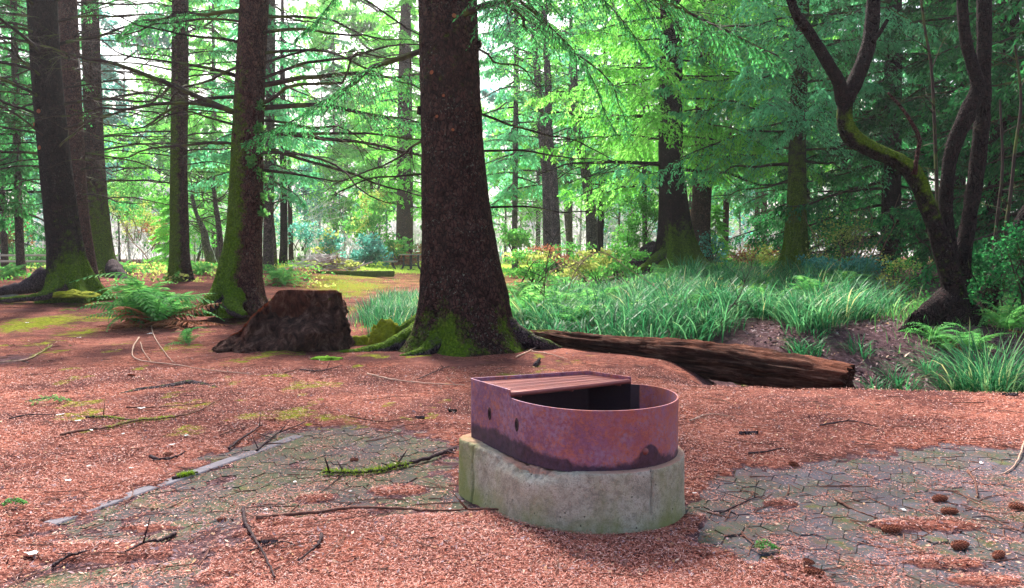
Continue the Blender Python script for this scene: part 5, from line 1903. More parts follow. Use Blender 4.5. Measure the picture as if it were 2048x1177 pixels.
for i, (px, py, s_, n_, lab) in enumerate(((1975, 800, 1.9, 480, 'big drooping blue-green sedge clump at the right edge above the needle crest'), (1850, 782, .6, 90, 'small sparse sedge clump left of the big drooping one'),
                                           (1790, 775, .45, 40, 'tiny sedge tuft between the log end and the sedge clumps'), (2080, 790, 1.0, 160, 'sedge clump cut off by the right edge'), (1925, 770, .9, 150, 'sedge clump leaning against the left of the big drooping one'))):
    p = W(px, py, (8.7, 8.3, 8.1, 8.9, 8.8)[i])
    x, y = p[0], p[1]
    o = blade_field('sedge_clump', [(0, 0, s_)], n_, .55, .007, 'sedge', lab, 'sedge clump', seed=20 + i, spread=.075 * s_, lean=.8, kind=None, dead=.25)
    # blades were built at the origin: shift them to the clump's place
    me = o.data
    co = np.zeros(len(me.vertices) * 3, np.float32)
    me.vertices.foreach_get('co', co)
    co = co.reshape(-1, 3)
    co[:, 2] -= float(terr(0, 0))
    me.vertices.foreach_set('co', co.ravel())
    me.update()
    o.location = (x, y, float(terr(x, y)))
    o['group'] = 'sedge clumps at the right edge'
# leafy ground cover
f = Geo()
gc = px_region(rg, 260, [(11, 1040, 1200), (14, 1030, 1500), (24, 1020, 1700), (40, 1000, 1650)], 12, 38)
for x, y in gc:
    leaf_blob(f, rg, (x, y, float(terr(x, y)) + .12), (.5, .5, .14), 60, .05 + .0022 * y, m=int(rg.random() < .1))
gc = px_region(rg, 120, [(20, -20, 640), (45, -100, 640)], 20, 45)
for x, y in gc:
    leaf_blob(f, rg, (x, y, float(terr(x, y)) + .12), (.7, .7, .16), 45, .05 + .0022 * y, m=int(rg.random() < .3))
gc = px_region(rg, 120, [(11, 1850, 2200), (20, 1600, 2200)], 11.5, 22)
for x, y in gc:
    leaf_blob(f, rg, (x, y, float(terr(x, y)) + .12), (.5, .5, .16), 60, .055, m=2)
tag(f.obj('undergrowth', [M['leaf_green'], M['leaf_yellow'], M['fern']]), 'low leafy undergrowth under the trees', 'undergrowth', kind='stuff')
# lawn by the picnic table
s4 = np.c_[px_region(rg, 1500, [(34, 500, 1000), (55, 520, 980)], 34, 52), np.ones(1500)]
blade_field('lawn_grass', s4, 8, .14, .012, 'lawn', 'bright yellow-green lawn round the picnic table', 'grass', seed=9, spread=.5)


# ------------------------------------------------------------------ ferns
def frond_mesh(seed, mat, L=1.0, pairs=22, arch=.8):
    rg = np.random.default_rng(seed)
    g = Geo()
    k = np.linspace(0, 1, 12)
    x = L * (k * .78 + .05 * k ** 2)
    z = L * (arch * (k - 1.05 * k ** 2.1))
    y = .05 * L * np.sin(k * 3 + seed)
    P = np.stack([x, y, z], 1)
    V, Q, _ = tubes(P, np.linspace(.006, .002, 12) * L, 4)
    g.add(V, Q, a=.35)
    t = np.linspace(.12, .99, pairs)
    at = np.stack([np.interp(t, k, P[:, i]) for i in range(3)], 1)
    ax = norm(np.stack([np.interp(t, k, np.gradient(P[:, i])) for i in range(3)], 1))
    for sgn in (1, -1):
        l = L * .155 * np.sin(np.clip(t * 1.02, 0, 1) ** .62 * np.pi) ** .8 + .012
        d = norm(np.array([[0, sgn, 0]]) + ax * .35 + np.array([[0, 0, -.12]]) + rg.normal(0, .10, (pairs, 3)))
        wv = norm(np.cross(d, np.cross(ax, d))) * (L * .0145)
        V = np.stack([at - wv * .6, at + d * (l * .4)[:, None] - wv, at + d * l[:, None], at + d * (l * .4)[:, None] + wv * 1.0], 1)
        V[:, 2, 2] -= l * .18
        g.add(V.reshape(-1, 3), np.arange(pairs * 4).reshape(-1, 4), a=np.repeat(np.clip(rg.normal(.5, .2, pairs), 0, 1), 4))
    return g.mesh('frond', M[mat])


F_green = [frond_mesh(i, 'fern', 1, 22, .55 + .2 * i) for i in range(4)]
F_dead = [frond_mesh(10 + i, 'fern_dead', 1, 18, .2 + .12 * i) for i in range(2)]


def fern(px, py, depth, size, n, ndead, label, seed=0):
    rg = np.random.default_rng(seed + 300)
    p = W(px, py, depth) if depth else G(px, py)
    p[2] = float(terr(p[0], p[1]))
    root = empty('sword_fern', p, 0, label, 'fern', 'sword ferns among the trees')
    for i in range(n + ndead):
        dead = i >= n
        me = F_dead[i % 2] if dead else F_green[int(rg.integers(0, 4))]
        o = link('frond', me, root)
        s_ = size * rg.uniform(.65, 1.1)
        o.scale = (s_, s_ * rg.uniform(.8, 1.2), s_ * rg.uniform(.7, 1.2))
        o.rotation_euler = (rg.normal(0, .25), rg.uniform(-.75, -.02) if not dead else rg.uniform(-.45, .3), i * 2.4 + rg.normal(0, .3))
        if dead:
            o['label'] = 'withered brown frond'
    return root


fern(300, 655, None, 1.45, 42, 28, 'large sword fern with brown dead fronds in front of the left trunks', 1)
fern(372, 690, None, .45, 9, 2, 'small bright fern sprouting in front of the large fern', 2)
fern(345, 628, None, .8, 20, 4, 'sword fern close behind the right of the large fern', 13)
fern(20, 560, None, .95, 26, 3, 'dark green fern at the left edge by the rails', 3)
fern(560, 572, None, 1.05, 32, 8, 'sword fern with rusty lower fronds right of the mossy-sided trunk', 4)
fern(400, 552, None, .95, 26, 2, 'bright fern between the slim trunk and the mossy-sided trunk', 5)
fern(255, 548, None, .9, 20, 3, 'bright fern behind the large fern near the flaring trunk', 6)
fern(1035, 590, 13, 1.2, 26, 3, 'sword fern against the right side of the central trunk', 7)
fern(1105, 585, 13.5, 1.3, 28, 3, 'bright sword fern in the undergrowth right of the central trunk', 8)
fern(1180, 575, 15, 1.2, 22, 2, 'sword fern at the left end of the sedge bank', 9)
fern(1060, 560, 17, 1.3, 24, 5, 'rusty-tipped fern behind the ferns by the central trunk', 10)
fern(1690, 600, 15, .9, 22, 1, 'dark fern in the undergrowth left of the crooked tree', 11)
fern(1895, 668, 9.9, .45, 7, 0, 'small bright fern below the crooked tree', 12)
fern(1330, 585, 18.5, .8, 16, 1, 'fern beneath the mossy spreading base', 14)
fern(1380, 600, 12.0, .8, 18, 2, 'fern in the middle of the sedge bank', 19)
fern(1150, 620, 11.6, .8, 18, 3, 'rusty-edged fern at the near left of the sedge bank', 20)
fern(1250, 610, 12.6, .8, 18, 2, 'fern among the sedges below the mossy spreading base', 16)
fern(1490, 610, 12.4, .8, 18, 2, 'fern among the sedges left of the moss-green trunk', 17)
fern(1620, 600, 13.5, .9, 20, 1, 'fern at the right end of the sedge bank', 18)
fern(1865, 662, 10.1, .6, 14, 1, 'fern at the left foot of the crooked tree', 21)
fern(1945, 672, 9.9, .65, 14, 1, 'fern at the right foot of the crooked tree', 22)
fern(2015, 660, 10.4, .8, 18, 1, 'dark fern near the right edge behind the sedge clump', 23)
fern(600, 522, None, .9, 20, 2, 'pale green fern clump left of the brush pile', 15)

# ------------------------------------------------------------------ the broken stump
def ridged(x, y, z, o=4):
    r, a, s_ = 0, 1, 1
    for i in range(o):
        r = r + a * (1 - np.abs(2 * vn(x * s_ + 7 * i, y * s_, z * s_ - 3 * i) - 1))
        a *= .5
        s_ *= 2.1
    return r / 1.9


sb = W(600, 700, 9.8)
sb[2] = float(terr(sb[0], sb[1]))
k_ = 9.8 / FPX


def stump():
    g = Geo()
    nu, nv = 190, 80
    # front-facing outline in metres: left tip, crown edge, right side
    xl, xr = (415 - 600) * k_, (697 - 600) * k_
    th = np.linspace(0, 2 * np.pi, nu, endpoint=False)
    cx, rx, ry = (xl + xr) / 2, (xr - xl) / 2, .50
    v = np.linspace(0, 1, nv)
    TH, VV = np.meshgrid(th, v)
    bx = cx + rx * np.sign(np.cos(TH)) * np.abs(np.cos(TH)) ** .85
    by = ry * np.sign(np.sin(TH)) * np.abs(np.sin(TH)) ** .9
    # height of the broken rim above each foot point
    topx = np.interp(bx, [xl, (470 - 600) * k_, (555 - 600) * k_, (575 - 600) * k_, (683 - 600) * k_, xr], [.05, .24, .62, .745, .74, .70])
    topx = topx + .075 * (ridged(bx * 7, by * 7, 0) - .6) * (bx < -.12)
    topx = np.where(np.sin(TH) > 0, topx * (.66 + .22 * vn(bx * 5, by * 5)), topx)
    z = -.08 + (topx + .08) * VV
    # walls lean inward towards the rim on the left, upright on the right
    sh = 1 - .20 * VV * (np.cos(TH) < 0) - .03 * VV
    X_ = cx + (bx - cx) * sh
    X_ = np.minimum(X_, (690 - 600) * k_ - .03 * VV + .05 * (1 - VV) ** 2)
    Y_ = by * (1 - .30 * VV)
    # deep folds and knots
    n1 = ridged(X_ * 3.2 + 4, Y_ * 3.2, z * 2.4, 4)
    n2_ = fbm(X_ * 9, Y_ * 9, z * 7, 4)
    nrm = norm(np.stack([np.cos(TH) / rx, np.sin(TH) / ry * 1.4, np.zeros_like(TH)], -1))
    damp = sm(1.0, .9, VV) * .6 + .4
    n3 = ridged(X_ * 9 + 1, Y_ * 9, z * 5, 3)
    dd_ = (-.34 * (1 - n1) - .13 * (1 - n3) - .08 * (n2_ - .5) + .15) * damp
    # the dark hollow under the overhanging lip, left of centre
    hol = np.exp(-(((X_ - (590 - 600) * k_) / .23) ** 2 + ((z - .55) / .17) ** 2)) * (np.sin(TH) < 0)
    hol2 = np.exp(-(((X_ - (655 - 600) * k_) / .09) ** 2 + ((z - .48) / .16) ** 2)) * (np.sin(TH) < 0)
    bul = np.exp(-(((X_ - (640 - 600) * k_) / .20) ** 2 + ((z - .22) / .16) ** 2)) * (np.sin(TH) < 0)
    dd_ = dd_ - .34 * hol - .13 * hol2 + .17 * bul + .05 * np.exp(-((z - .02) / .1) ** 2)
    V = np.stack([X_, Y_, z], -1) + nrm * dd_[..., None]
    V = V.reshape(-1, 3)
    i = np.arange(nv - 1)[:, None] * nu
    c = np.arange(nu)[None]
    c2 = (c + 1) % nu
    Q = np.stack([i + c, i + c2, i + nu + c2, i + nu + c], -1).reshape(-1, 4)
    edge = sm(.90, .99, VV) * (X_ < (572 - 600) * k_) * .9 + .55 * sm(.93, .99, VV) * vn(X_ * 12, 0) + .5 * np.exp(-(((X_ - (500 - 600) * k_) / .07) ** 2 + ((z - .28) / .10) ** 2)) * (np.sin(TH) < 0)
    am = .35 * np.exp(-(((X_ - (668 - 600) * k_) / .08) ** 2)) * sm(.1, .5, z) + .15 * sm(.25, .0, z)
    g.add(V, Q, a=edge.ravel(), b=am.ravel())
    # sunken rotten top
    top = V[-nu:]
    ctr = top.mean(0)
    rows = [top]
    for t, dz in ((.93, -.02), (.85, -.12), (.6, -.2), (.3, -.22)):
        q = ctr + (top - ctr) * t
        q[:, 2] = top[:, 2] * t + ctr[2] * (1 - t) + dz + .05 * (fbm(q[:, 0] * 8, q[:, 1] * 8, 1, 3) - .5)
        rows.append(q)
    VV2 = np.concatenate(rows)
    ii = np.arange(nu)
    jj = (ii + 1) % nu
    g.add(VV2, np.concatenate([np.stack([a * nu + ii, a * nu + jj, (a + 1) * nu + jj, (a + 1) * nu + ii], 1) for a in range(4)]), a=.15)
    g.add(np.vstack([VV2[-nu:], VV2[-nu:].mean(0)]), None, [(a, (a + 1) % nu, nu) for a in range(nu)], a=.1)
    return g


o = stump().obj('broken_stump', M['stump'], smooth=True)
o.location = sb
tag(o, 'dark hollow rotten stump with a flat top and orange splintered left edge', 'stump')


# ------------------------------------------------------------------ the rotten log
def log():
    pts = np.array([np.r_[W(1035, 668, 10.5), .05], np.r_[W(1100, 674, 10.2), .11], np.r_[W(1200, 690, 9.7), .15], np.r_[W(1330, 706, 9.1), .20], np.r_[W(1450, 722, 8.7), .235], np.r_[W(1580, 745, 8.2), .245], np.r_[W(1700, 762, 7.8), .20]])
    n, sides = 180, 56
    P = crom(pts, n)
    V, Q, _ = tubes(P[:, :3], P[:, 3], sides)
    cs = np.repeat(P[:, :3], sides, 0)
    R = np.repeat(P[:, 3], sides)
    d = (V - cs) / R[:, None]
    s = np.repeat(np.linspace(0, 1, n), sides)
    ang = np.arctan2(d[:, 2], -d[:, 1])
    wx, wy = np.cos(ang), np.sin(ang)
    gro = ridged(wx * 3.2 + .3 * s, wy * 3.2, s * 5.0, 4)
    fine = fbm(wx * 16, wy * 16, s * 30, 4)
    k = .80 + .36 * gro - .26 * fine
    # undercut along the front and flat worn top
    k = k * (1 - .22 * np.exp(-((ang + .15) / .10) ** 2) * sm(.15, .3, s) - .28 * np.exp(-((ang + .55 + .25 * np.sin(s * 6)) / .13) ** 2) - .18 * np.exp(-((ang - .35 - .3 * np.sin(s * 9)) / .09) ** 2) * (s > .3))
    top = sm(.35, .9, d[:, 2])
    k = k * (1 - .12 * top)
    # hollow near the left end on top
    k = k - .45 * np.exp(-((s - .24) / .06) ** 2 - ((ang - 1.0) / .22) ** 2)
    V = cs + d * (R * k)[:, None]
    # splintered end
    e = s > .96
    V[e] += (P[-1, :3] - P[-6, :3]) * ((fbm(wx[e] * 6, wy[e] * 6, 4, 3) - .6) * 1.5 * ((s[e] - .96) / .04))[:, None]
    g = Geo()
    rv = .60 * sm(.30, .85, d[:, 2]) * (.35 + .65 * sm(.35, .6, fbm(s * 18, wx * 2, wy * 2, 3))) + .5 * sm(.86, .95, s) * sm(-.2, .5, d[:, 2])
    am = .55 * np.exp(-((s - .10) / .08) ** 2) * sm(.2, .8, d[:, 2]) + .3 * sm(.06, 0, s)
    g.add(V, Q, a=rv, b=am)
    end = V[-sides:]
    c0 = P[-1, :3]
    rows = [end]
    for t, dz in ((.8, .02), (.5, -.03), (.25, -.05)):
        rows.append(c0 + (end - c0) * t + (P[-1, :3] - P[-3, :3]) * dz * 6 + rng.normal(0, .006, end.shape))
    VV = np.vstack(rows + [c0[None]])
    ii = np.arange(sides)
    jj = (ii + 1) % sides
    g.add(VV, np.concatenate([np.stack([a * sides + ii, a * sides + jj, (a + 1) * sides + jj, (a + 1) * sides + ii], 1) for a in range(3)]), [(3 * sides + a, 3 * sides + (a + 1) % sides, 4 * sides) for a in range(sides)], a=.0)
    return g


lg = log()
la = math.atan2(-2.6, 3.1)
lo_ = np.array(W(1700, 762, 7.8))
cl_, sl_ = math.cos(-la), math.sin(-la)
for q in range(len(lg.v)):
    v = lg.v[q] - lo_
    lg.v[q] = np.stack([v[:, 0] * cl_ - v[:, 1] * sl_, v[:, 0] * sl_ + v[:, 1] * cl_, v[:, 2]], 1)
o = lg.obj('fallen_log', M['log'], smooth=True)
o.location = lo_
o.rotation_euler = (0, 0, la)
tag(o, 'long rotten reddish log lying from the central trunk down to the needle crest', 'log')

# ------------------------------------------------------------------ mossy cushions, roots, rocks


def cushion(px, py, depth, wpx, hpx, mat, label, name='moss_cushion', cat='moss', dy=None, seed=0):
    p = W(px, py, depth) if depth else G(px, py)
    r = wpx * p[1] / FPX / 2
    h = hpx * p[1] / FPX
    nu, nv = 40, 16
    g = Geo()
    th = np.linspace(0, 2 * np.pi, nu, endpoint=False)
    ph = np.linspace(0, np.pi / 2, nv)
    TH, PH = np.meshgrid(th, ph)
    X_, Y_, Z_ = np.cos(TH) * np.cos(PH), np.sin(TH) * np.cos(PH), np.sin(PH)
    k = 1 + .5 * (fbm(X_ * 2 + seed, Y_ * 2, Z_ * 2, 3) - .5) * 2 + .12 * (fbm(X_ * 12 + seed, Y_ * 12, Z_ * 12, 2) - .5)
    V = np.stack([X_ * k * r, Y_ * k * (dy or r * .7), Z_ * k * h - .02], -1).reshape(-1, 3)
    i = np.arange(nv - 1)[:, None] * nu
    c = np.arange(nu)[None]
    c2 = (c + 1) % nu
    g.add(V, np.stack([i + c, i + c2, i + nu + c2, i + nu + c], -1).reshape(-1, 4))
    o = g.obj(name, M[mat], smooth=True)
    o.location = (p[0], p[1], p[2])
    return tag(o, label, cat)


cushion(768, 690, 9.9, 66, 52, 'moss', 'tall yellow moss cushion against the left foot of the central trunk', seed=1)
cushion(715, 690, 10.1, 60, 20, 'moss', 'low yellow-green moss cushion left of the tall one', seed=2)
cushion(150, 592, 15.1, 80, 12, 'moss', 'yellow moss mound before the foot of the leaning left trunk', seed=3)
cushion(20, 596, None, 34, 26, 'rock', 'small squarish mossy rock at the left edge', 'rock', 'rock', seed=4)
cushion(655, 722, None, 66, 14, 'moss_green', 'green moss lump on the root end right of the stump', seed=5)


cushion(1835, 662, 10.4, 46, 40, 'bark_dark', 'dark lumpy root snag left of the crooked tree foot', 'root_snag', 'snag', seed=11)


def ground_root(px_pts, radii, label, mat='root', moss=.3, name='exposed_root', lift=0.0, cat='root', seed=0):
    pts = [G(px, py) for px, py in px_pts]
    b = pts[0].copy()
    o = root_obj(None, b, [p + np.array([0, 0, lift]) for p in pts], radii, mat, moss, seed, name, squash=.8)
    o.location = b
    return tag(o, label, cat)


ground_root([(232, 792), (275, 784), (330, 778), (380, 770), (425, 776), (455, 786)], [.015, .040, .05, .058, .03, .01], 'smooth grey exposed root left of the fire pit', moss=.25)
ground_root([(100, 690), (128, 692), (160, 700)], [.01, .035, .01], 'small dark root bump in the needles at left', 'bark_dark', .4)
ground_root([(105, 630), (135, 622), (162, 628)], [.01, .05, .01], 'dark mossy root bump before the leaning left trunk', 'bark_dark', .7)
ground_root([(175, 618), (205, 612), (225, 616)], [.01, .06, .01], 'second mossy root bump, nearer the large fern', 'bark_dark', .8)
ground_root([(1395, 745), (1450, 760), (1490, 778)], [.01, .05, .03], 'mossy root ridge along the near side of the log', 'root', .5)
ground_root([(0, 728), (35, 724), (70, 732)], [.03, .03, .01], 'dark half-buried root at the left edge', 'bark_dark', .2)

# ------------------------------------------------------------------ picnic table
PD = 39.0
pb = W(822, 545, PD)
pb[2] = float(terr(pb[0], PD))
pt = empty('picnic_table', pb, math.radians(4), 'dark picnic table with attached benches on the lawn, half hidden by the central trunk', 'picnic table')
mpx = PD / FPX
for i in range(4):
    g = Geo()
    box_geo(g, (0, 0, 0), (.78 * 2 if False else 1.15, .17, .045), bev=.005, a=rng.random())
    o = g.obj('table_board', M['table'], pt)
    o.location = (0, -.28 + i * .187, .76)
for sx in (-1, 1):
    b = empty('bench', (0, 0, 0))
    b.parent = pt
    for j in range(1):
        g = Geo()
        box_geo(g, (0, 0, 0), (.62, .9, .06), bev=.005)
        o = g.obj('seat_board', M['table'], b)
        o.location = (sx * .98, 0, .42)
for sx in (-1, 1):
    for yy in (-.32, .32):
        g = Geo()
        P_ = crom([(sx * .36, yy, .73), (sx * .36, yy, .25), (sx * .48, yy, .05), (sx * .72, yy, .03), (sx * .86, yy, .2), (sx * .92, yy, .40)], 22)
        V, Q, T = tubes(P_, np.full(22, .035), 8, True)
        g.add(V, Q, T)
        g.obj('leg', M['table_metal'], pt, smooth=True)
for yy in (-.32, .32):
    g = Geo()
    box_geo(g, (0, yy, .24), (.72, .04, .04))
    box_geo(g, (0, yy, .37), (.10, .05, .70))
    box_geo(g, (0, yy, .03), (.4, .05, .05))
    g.obj('frame_brace', M['table_metal'], pt)

M['timber_moss'] = simple('timber_moss', (.02, .03, .008), (.07, .11, .012), 12, .95, 1.0, .03, (.16, .22, .02))
# ------------------------------------------------------------------ mossy timber, rails, brush pile
p = G(708, 553)
g = Geo()
box_geo(g, (0, 0, .09), (3.0, .22, .22), bev=.02)
tb = g
V = tb.v[0]
o = g.obj('mossy_timber', M['timber_moss'])
o.location = p
tag(o, 'moss-covered square timber lying before the brush pile', 'timber')
fr = empty('rail_fence', G(62, 545), 0, 'low pale rail fence behind the leaning left trunk', 'fence')
dpt = fr.location[1]
for k, (zz) in enumerate((.62, .40)):
    g = Geo()
    box_geo(g, (0, 0, zz), (2.6, .06, .07), bev=.008)
    g.obj('rail', M['rail'], fr)
for sx in (-1.25, 1.25):
    g = Geo()
    box_geo(g, (sx, .07, .3), (.1, .08, .8), bev=.01)
    g.obj('post', M['rail'], fr)
rg = np.random.default_rng(81)
pc = W(652, 547, float(p[1]) + 3.2)
pc[2] = float(terr(pc[0], pc[1]))
bp = empty('brush_pile', pc, 0, 'heap of pale cut branches on the far side of the mossy timber', 'brush pile')
bsk = []
for i in range(9):
    g = Geo()
    for j in range(9):
        a = rg.uniform(0, 3.14)
        c = np.array([rg.normal(0, .62), rg.normal(0, .35), rg.uniform(.05, .75)])
        c[2] *= max(.2, 1 - abs(c[0]) / 1.5)
        L = rg.uniform(.7, 1.9)
        d = np.array([math.cos(a), math.sin(a) * .6, rg.normal(0, .22)])
        limb_geo(g, rg, c - d * L / 2 + np.array([0, 0, .05]), d, L, rg.uniform(.012, .03), rg.uniform(-.1, .2), ntw=5, sub=1, curl=.5)
    g.obj('branches', M['twig_pale' if i % 3 else 'twig_tan'], bp)
g = Geo()
leaf_blob(g, rg, (1.1, 0, .2), (.5, .4, .18), 500, .10)
leaf_blob(g, rg, (.6, -.1, .2), (.5, .4, .2), 200, .10)
g.obj('withered_leaves', M['leaf_yellow'], bp)


# ------------------------------------------------------------------ sticks lying on the ground
def stick(px_pts, r, label, mat='stick', spurs=0, seed=0, mossy=None, lift=.006, name='stick', lichen=0, taper=.4):
    rg = np.random.default_rng(500 + seed)
    pts = []
    for px, py in px_pts:
        q = G(px, py)
        pts.append((q[0], q[1], float(gz(q[0], q[1])) + r * .8 + lift + rg.uniform(0, .006)))
    pts = np.array(pts)
    base = pts[0].copy()
    n = 8 * len(pts)
    P = crom(pts - base, n)
    P[1:-1] += rg.normal(0, r * .16, (n - 2, 3))
    R = r * np.linspace(1, taper, n) * (1 + .18 * rg.normal(0, 1, n).clip(-1, 1.6))
    root = None
    g = Geo()
    V, Q, T = tubes(P, R, 7, True)
    g.add(V, Q, T, a=rg.random() * .4)
    for k in range(spurs):
        i = int(rg.integers(2, n - 2))
        d = np.array([rg.normal(), rg.normal(), rg.uniform(.1, .9)])
        d /= np.linalg.norm(d)
        l = rg.uniform(.04, .13)
        pp = P[i][None] + d[None] * (l * np.linspace(0, 1, 4))[:, None]
        V, Q, T = tubes(pp, np.linspace(r * .5, r * .2, 4), 5, True)
        g.add(V, Q, T, a=.3)
    o = g.obj(name, M[mat], smooth=True)
    o.location = base
    tag(o, label, 'stick')
    if mossy:
        m = Geo()
        nn = 900
        s0, s1_ = mossy
        t = rg.uniform(s0, s1_, nn)
        c = np.stack([np.interp(t, np.linspace(0, 1, n), P[:, i]) for i in range(3)], 1)
        d = norm(rg.normal(0, 1, (nn, 3)) + np.array([0, 0, .2]))
        l = rg.uniform(.6, 2.6, nn) * r * .9
        wv = norm(np.cross(d, rg.normal(0, 1, (nn, 3)))) * (r * .14)
        b = c + d * r * .7
        V = np.stack([b - wv, b + wv, b + d * l[:, None]], 1)
        m.add(V.reshape(-1, 3), None, np.arange(nn * 3).reshape(-1, 3), a=np.repeat(rg.random(nn), 3))
        m.obj('moss_sleeve', M['moss_tuft'], o)
    return o


kk_ = NT('moss_tufts')
M['moss_tuft'] = kk_.bsdf(kk_.ramp(kk_.attr(), [(0, (.07, .13, .01)), (.5, (.24, .36, .02)), (1, (.46, .55, .06))]), .8, .2, trans=(.3, .5, .03), transw=.3)
sticks = [
    ([(912, 904), (860, 922), (800, 938), (745, 950), (690, 952), (645, 952)], .015, 'dark stick with bright moss sleeve pointing at the fire pit', 'stick_dark', 7, (.45, 1.0)),
    ([(512, 1051), (620, 1034), (720, 1028), (870, 1029), (950, 1033), (1002, 1037)], .010, 'long thin straight stick lying left of the concrete footing', 'stick', 4, None),
    ([(487, 1022), (491, 1058), (515, 1108), (535, 1140), (550, 1172)], .009, 'curved dark stick curling down at the bottom left of the fire pit', 'stick_dark', 1, None),
    ([(458, 904), (480, 888), (500, 877), (524, 858)], .009, 'short dark stick above the edging, left of a pair', 'stick_dark', 1, None),
    ([(513, 905), (530, 890), (552, 873), (580, 864), (612, 853)], .008, 'forked twig at the left corner of the bare paving', 'stick_dark', 3, None),
    ([(121, 881), (164, 871), (221, 863), (267, 853), (321, 847), (389, 833), (440, 806)], .010, 'long mossy branch lying across the needles at left', 'stick', 3, (.2, .55)),
    ([(172, 843), (214, 843), (250, 848), (303, 850)], .008, 'short mossy branch just above the long mossy one', 'stick_dark', 2, (.05, .6)),
    ([(278, 680), (266, 701), (273, 724), (339, 735), (424, 747), (506, 756)], .010, 'pale vine curving out from below the large fern', 'stick_pale', 2, None),
    ([(300, 649), (310, 680), (342, 727), (352, 732)], .009, 'pale drooping stem straight below the large fern', 'stick_pale', 0, None),
    ([(281, 690), (287, 708), (303, 730)], .007, 'thin pale stem between the two drooping ones', 'stick_pale', 0, None),
    ([(0, 731), (50, 726), (86, 708), (114, 690)], .009, 'yellow-green twig at the left edge', 'stick_pale', 3, (.2, .8)),
    ([(253, 824), (300, 823), (342, 821), (412, 814)], .007, 'thin dark twig pointing right above the mossy branches', 'stick', 0, None),
    ([(735, 754), (787, 767), (828, 771), (880, 775), (930, 777)], .009, 'long thin pale stick between the central trunk and the fire pit', 'stick_pale', 2, None),
    ([(600, 746), (641, 748), (685, 738)], .009, 'dark curved stick in front of the root left of the central trunk', 'stick_dark', 1, None),
    ([(1070, 738), (1076, 731), (1080, 725)], .022, 'short thick grey stub of wood behind the fire pit', 'root', 0, None),
    ([(1032, 721), (1055, 709), (1080, 697)], .009, 'pale crossed stick at the right foot of the central trunk', 'stick_pale', 1, None),
    ([(1064, 708), (1100, 715), (1135, 724)], .008, 'thin pale stick crossing another near the log', 'stick_pale', 1, None),
    ([(1936, 946), (1950, 968), (1955, 998)], .008, 'small bent twig on the right-hand paving', 'stick', 1, None),
    ([(2055, 875), (2033, 929), (2007, 950), (1975, 956)], .007, 'pale curved stem at the right edge of the paving', 'stick_pale', 0, None),
    ([(1497, 917), (1530, 913), (1563, 906)], .008, 'short dark twig right of the fire pit', 'stick_dark', 0, None),
    ([(1672, 1002), (1703, 1021), (1755, 1040)], .007, 'thin curved twig on the middle of the right-hand paving', 'stick', 0, None),
    ([(644, 1092), (638, 1110), (620, 1126), (596, 1140)], .008, 'small curved twig in the thick needles below the long stick', 'stick_dark', 0, None),
    ([(352, 1074), (320, 1090), (298, 1098), (250, 1120)], .009, 'dark tapering twig on the mossy left paving', 'stick_dark', 1, None),
    ([(300, 923), (320, 930), (345, 926), (372, 914)], .010, 'dark twig under a cone above the edging', 'stick_dark', 2, None),
    ([(345, 963), (370, 957), (396, 950)], .011, 'mossy bit of twig lying on the edging', 'stick_dark', 1, (.2, .8)),
    ([(570, 752), (600, 745), (640, 742)], .007, 'thin twig right of the stump foot', 'stick', 1, None),
    ([(835, 765), (880, 745), (900, 738)], .007, 'thin twig left of the fire pit grate', 'stick_dark', 2, None),
    ([(440, 880), (470, 868), (500, 862)], .006, 'fine twig near the short dark stick', 'stick', 1, None),
    ([(690, 950), (660, 975), (640, 990)], .004, 'fine twig below the moss sleeve stick', 'stick_dark', 1, None),
    ([(20, 845), (60, 838), (110, 840)], .007, 'thin twig near the green fir sprig', 'stick_dark', 1, None),
    ([(105, 1140), (135, 1128), (180, 1118)], .008, 'dark twig at the bottom left corner', 'stick_dark', 1, None),
    ([(1640, 860), (1700, 852), (1750, 862)], .007, 'thin twig on the needle slope right of the fire pit', 'stick_dark', 2, None),
    ([(1380, 850), (1420, 836), (1470, 842)], .006, 'fine pale twig on the needle slope beside the ring', 'stick_pale', 1, None),
    ([(1440, 1030), (1500, 1003), (1530, 995)], .005, 'fine twig on the paving near the footing', 'stick_dark', 3, None),
    ([(500, 1120), (560, 1106), (596, 1112)], .004, 'fine twig near the grey bark chip', 'stick_dark', 1, None),
    ([(700, 842), (760, 850), (830, 846)], .006, 'fine twig above the bare paving', 'stick', 2, None),
]
for i, (pp, r, lab, mat, sp, mo) in enumerate(sticks):
    stick(pp, r, lab, mat, sp, i, mo)

